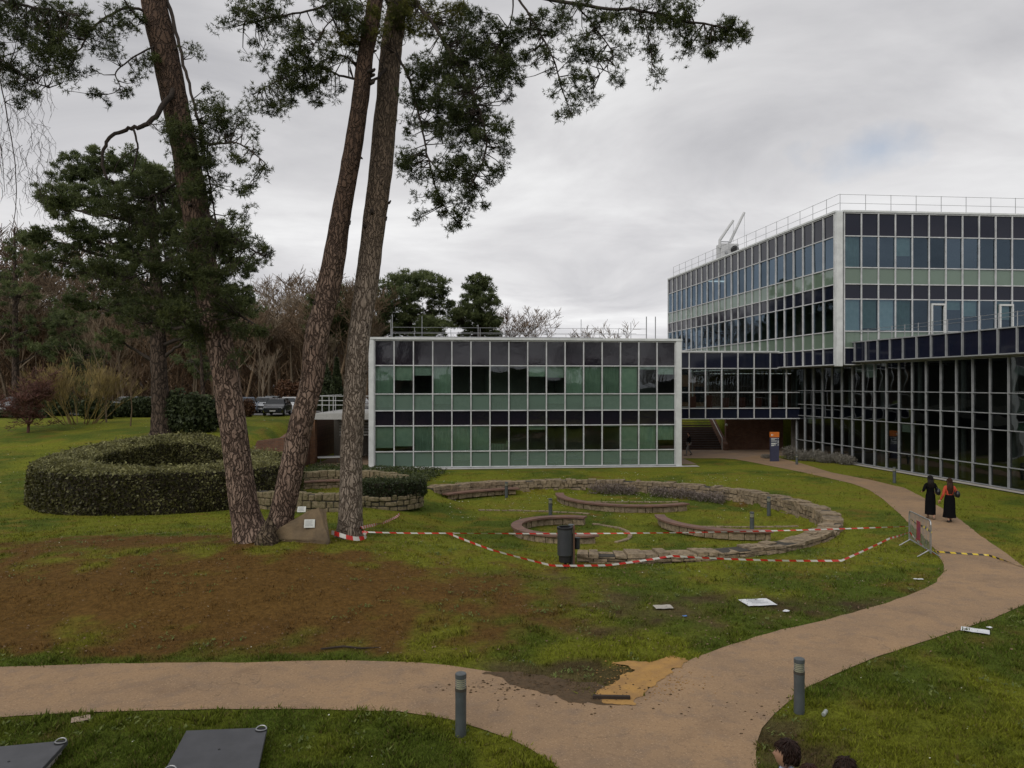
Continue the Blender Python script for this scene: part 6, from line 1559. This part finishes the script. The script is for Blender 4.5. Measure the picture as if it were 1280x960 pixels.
tag(mb.build('woodland_trunks', M_bareP), 'thin pale trunks deep inside the brown wood', 'trees', kind='stuff')

# buildings and trees standing behind the viewer (seen only as reflections)
bb = MB(); bb.box((-40, -16, 0), (46, -3.0, 7.0)); o = bb.build('rear_office_block', M_span); tag(o, 'long dark glass office block the photograph is taken from', 'building')
for k, (x, y) in enumerate(((-22, -24), (-9, -27), (3, -23), (14, -28), (27, -24), (39, -26))):
    bare_tree('leafless tree behind the rear office block', x, y, 17, k % 5, k, 'leafless trees behind the rear office block', 1.2)

# ------------------------------------------------------------------ recentre empties that sit at the origin
bpy.context.view_layer.update()
for o in list(COL.objects):
    if o.parent is None and o.type == 'EMPTY' and o.location.length < 1e-6 and o.children:
        lo = Vector((1e9,)*3); hi = Vector((-1e9,)*3)
        for ch in o.children:
            if ch.type != 'MESH': continue
            for c in ch.bound_box:
                w = Vector(c)+ch.location; lo = Vector(map(min, lo, w)); hi = Vector(map(max, hi, w))
        b = Vector(((lo.x+hi.x)/2, (lo.y+hi.y)/2, lo.z))
        tr = [c for c in o.children if c.name.startswith('trunk')]
        if tr and o.get('category') == 'tree':
            v0 = tr[0].data.vertices[0].co; b = Vector((v0.x, v0.y, v0.z))
        for ch in o.children: ch.location = ch.location-b
        o.location = b

# ------------------------------------------------------------------ sky, sun, camera
w = bpy.data.worlds.new('World'); scn.world = w; w.use_nodes = True; nt = w.node_tree; bg = nt.nodes['Background']
SE, SA = R(38), R(215)
sky = N(nt, 'ShaderNodeTexSky', sky_type='NISHITA', sun_disc=False, sun_elevation=SE, sun_rotation=SA)
tc = N(nt, 'ShaderNodeTexCoord').outputs['Generated']
sx = N(nt, 'ShaderNodeSeparateXYZ'); nt.links.new(tc, sx.inputs[0])
ad = N(nt, 'ShaderNodeMath', operation='MAXIMUM', inp={1: 0.0}); nt.links.new(sx.outputs['Z'], ad.inputs[0])
ad2 = N(nt, 'ShaderNodeMath', operation='ADD', inp={1: .16}); nt.links.new(ad.outputs[0], ad2.inputs[0])
dv_ = N(nt, 'ShaderNodeVectorMath', operation='DIVIDE'); nt.links.new(tc, dv_.inputs[0])
cb_ = N(nt, 'ShaderNodeCombineXYZ')
for k in range(3): nt.links.new(ad2.outputs[0], cb_.inputs[k])
nt.links.new(cb_.outputs[0], dv_.inputs[1])
mp = N(nt, 'ShaderNodeMapping'); mp.inputs['Scale'].default_value = (1.0, 1.25, .0); mp.inputs['Rotation'].default_value = (0, 0, R(-18)); mp.inputs['Location'].default_value = (3.1, 1.7, 0); nt.links.new(dv_.outputs[0], mp.inputs['Vector'])
n1 = N(nt, 'ShaderNodeTexNoise', inp={'Scale': .9, 'Detail': 9, 'Roughness': .56, 'Distortion': .5}); nt.links.new(mp.outputs[0], n1.inputs['Vector'])
r1 = N(nt, 'ShaderNodeValToRGB'); nt.links.new(n1.outputs['Fac'], r1.inputs[0])
cr_ = r1.color_ramp; cr_.elements[0].position = .30; cr_.elements[0].color = (.49, .49, .515, 1); cr_.elements[1].position = .68; cr_.elements[1].color = (.86, .86, .865, 1)
e_ = cr_.elements.new(.50); e_.color = (.68, .675, .69, 1)
# brighter towards the horizon, as thin cloud is
hz = N(nt, 'ShaderNodeMapRange', inp={'From Min': 0.0, 'From Max': .38, 'To Min': 1.14, 'To Max': .97}); nt.links.new(sx.outputs['Z'], hz.inputs['Value'])
sc_ = N(nt, 'ShaderNodeVectorMath', operation='SCALE'); nt.links.new(r1.outputs[0], sc_.inputs[0]); nt.links.new(hz.outputs[0], sc_.inputs['Scale'])
# blue gap
dirb = Vector((455/960, 1, 297/960)).normalized()
sb = N(nt, 'ShaderNodeVectorMath', operation='SUBTRACT'); nt.links.new(tc, sb.inputs[0]); sb.inputs[1].default_value = dirb
ms_ = N(nt, 'ShaderNodeVectorMath', operation='MULTIPLY'); nt.links.new(sb.outputs[0], ms_.inputs[0]); ms_.inputs[1].default_value = (1, 1, 2.6)
ln = N(nt, 'ShaderNodeVectorMath', operation='LENGTH'); nt.links.new(ms_.outputs[0], ln.inputs[0])
n3 = N(nt, 'ShaderNodeTexNoise', inp={'Scale': 14, 'Detail': 6}); nt.links.new(tc, n3.inputs['Vector'])
a3 = N(nt, 'ShaderNodeMath', operation='MULTIPLY_ADD', inp={1: .22, 2: -.11}); nt.links.new(n3.outputs['Fac'], a3.inputs[0])
a4 = N(nt, 'ShaderNodeMath', operation='ADD'); nt.links.new(ln.outputs['Value'], a4.inputs[0]); nt.links.new(a3.outputs[0], a4.inputs[1])
gp_ = N(nt, 'ShaderNodeMapRange', inp={'From Min': .0, 'From Max': .075, 'To Min': .42, 'To Max': 0}); nt.links.new(a4.outputs[0], gp_.inputs['Value'])
skm = N(nt, 'ShaderNodeVectorMath', operation='SCALE', inp={'Scale': 1.0}); nt.links.new(sky.outputs[0], skm.inputs[0])
# background strength 0.1: clouds are given at ten times their radiance
sc10 = N(nt, 'ShaderNodeVectorMath', operation='SCALE', inp={'Scale': 10.0}); nt.links.new(sc_.outputs[0], sc10.inputs[0])
mx = N(nt, 'ShaderNodeMix', data_type='RGBA'); nt.links.new(gp_.outputs[0], mx.inputs[0]); nt.links.new(sc10.outputs[0], mx.inputs[6]); nt.links.new(skm.outputs[0], mx.inputs[7])
nt.links.new(mx.outputs[2], bg.inputs[0]); bg.inputs[1].default_value = .1
sl_ = bpy.data.lights.new('sun', 'SUN'); sl_.energy = 1.4; sl_.angle = R(40); sl_.color = (1, .95, .88)
so = bpy.data.objects.new('sun', sl_); COL.objects.link(so)
# nishita: rotation 0 points to +Y, growing clockwise
dirv = Vector((math.sin(SA)*math.cos(SE), math.cos(SA)*math.cos(SE), math.sin(SE)))
so.rotation_euler = dirv.to_track_quat('Z', 'Y').to_euler(); so.location = dirv*80
cam = bpy.data.cameras.new('camera'); cam.lens = 27; cam.sensor_width = 36; cam.clip_end = 3000; cam.shift_y = 2/1280
co_ = bpy.data.objects.new('camera', cam); COL.objects.link(co_); co_.location = (0, 0, H); co_.rotation_euler = (R(90), 0, 0); scn.camera = co_
vs_ = scn.view_settings; vs_.view_transform = 'Standard'; vs_.look = 'None'; vs_.exposure = 0; vs_.gamma = 1; vs_.use_curve_mapping = False
scn.cycles.transparent_max_bounces = 16; scn.cycles.max_bounces = 6
print('tris', sum(len(o.data.polygons) for o in COL.objects if o.type == 'MESH'))
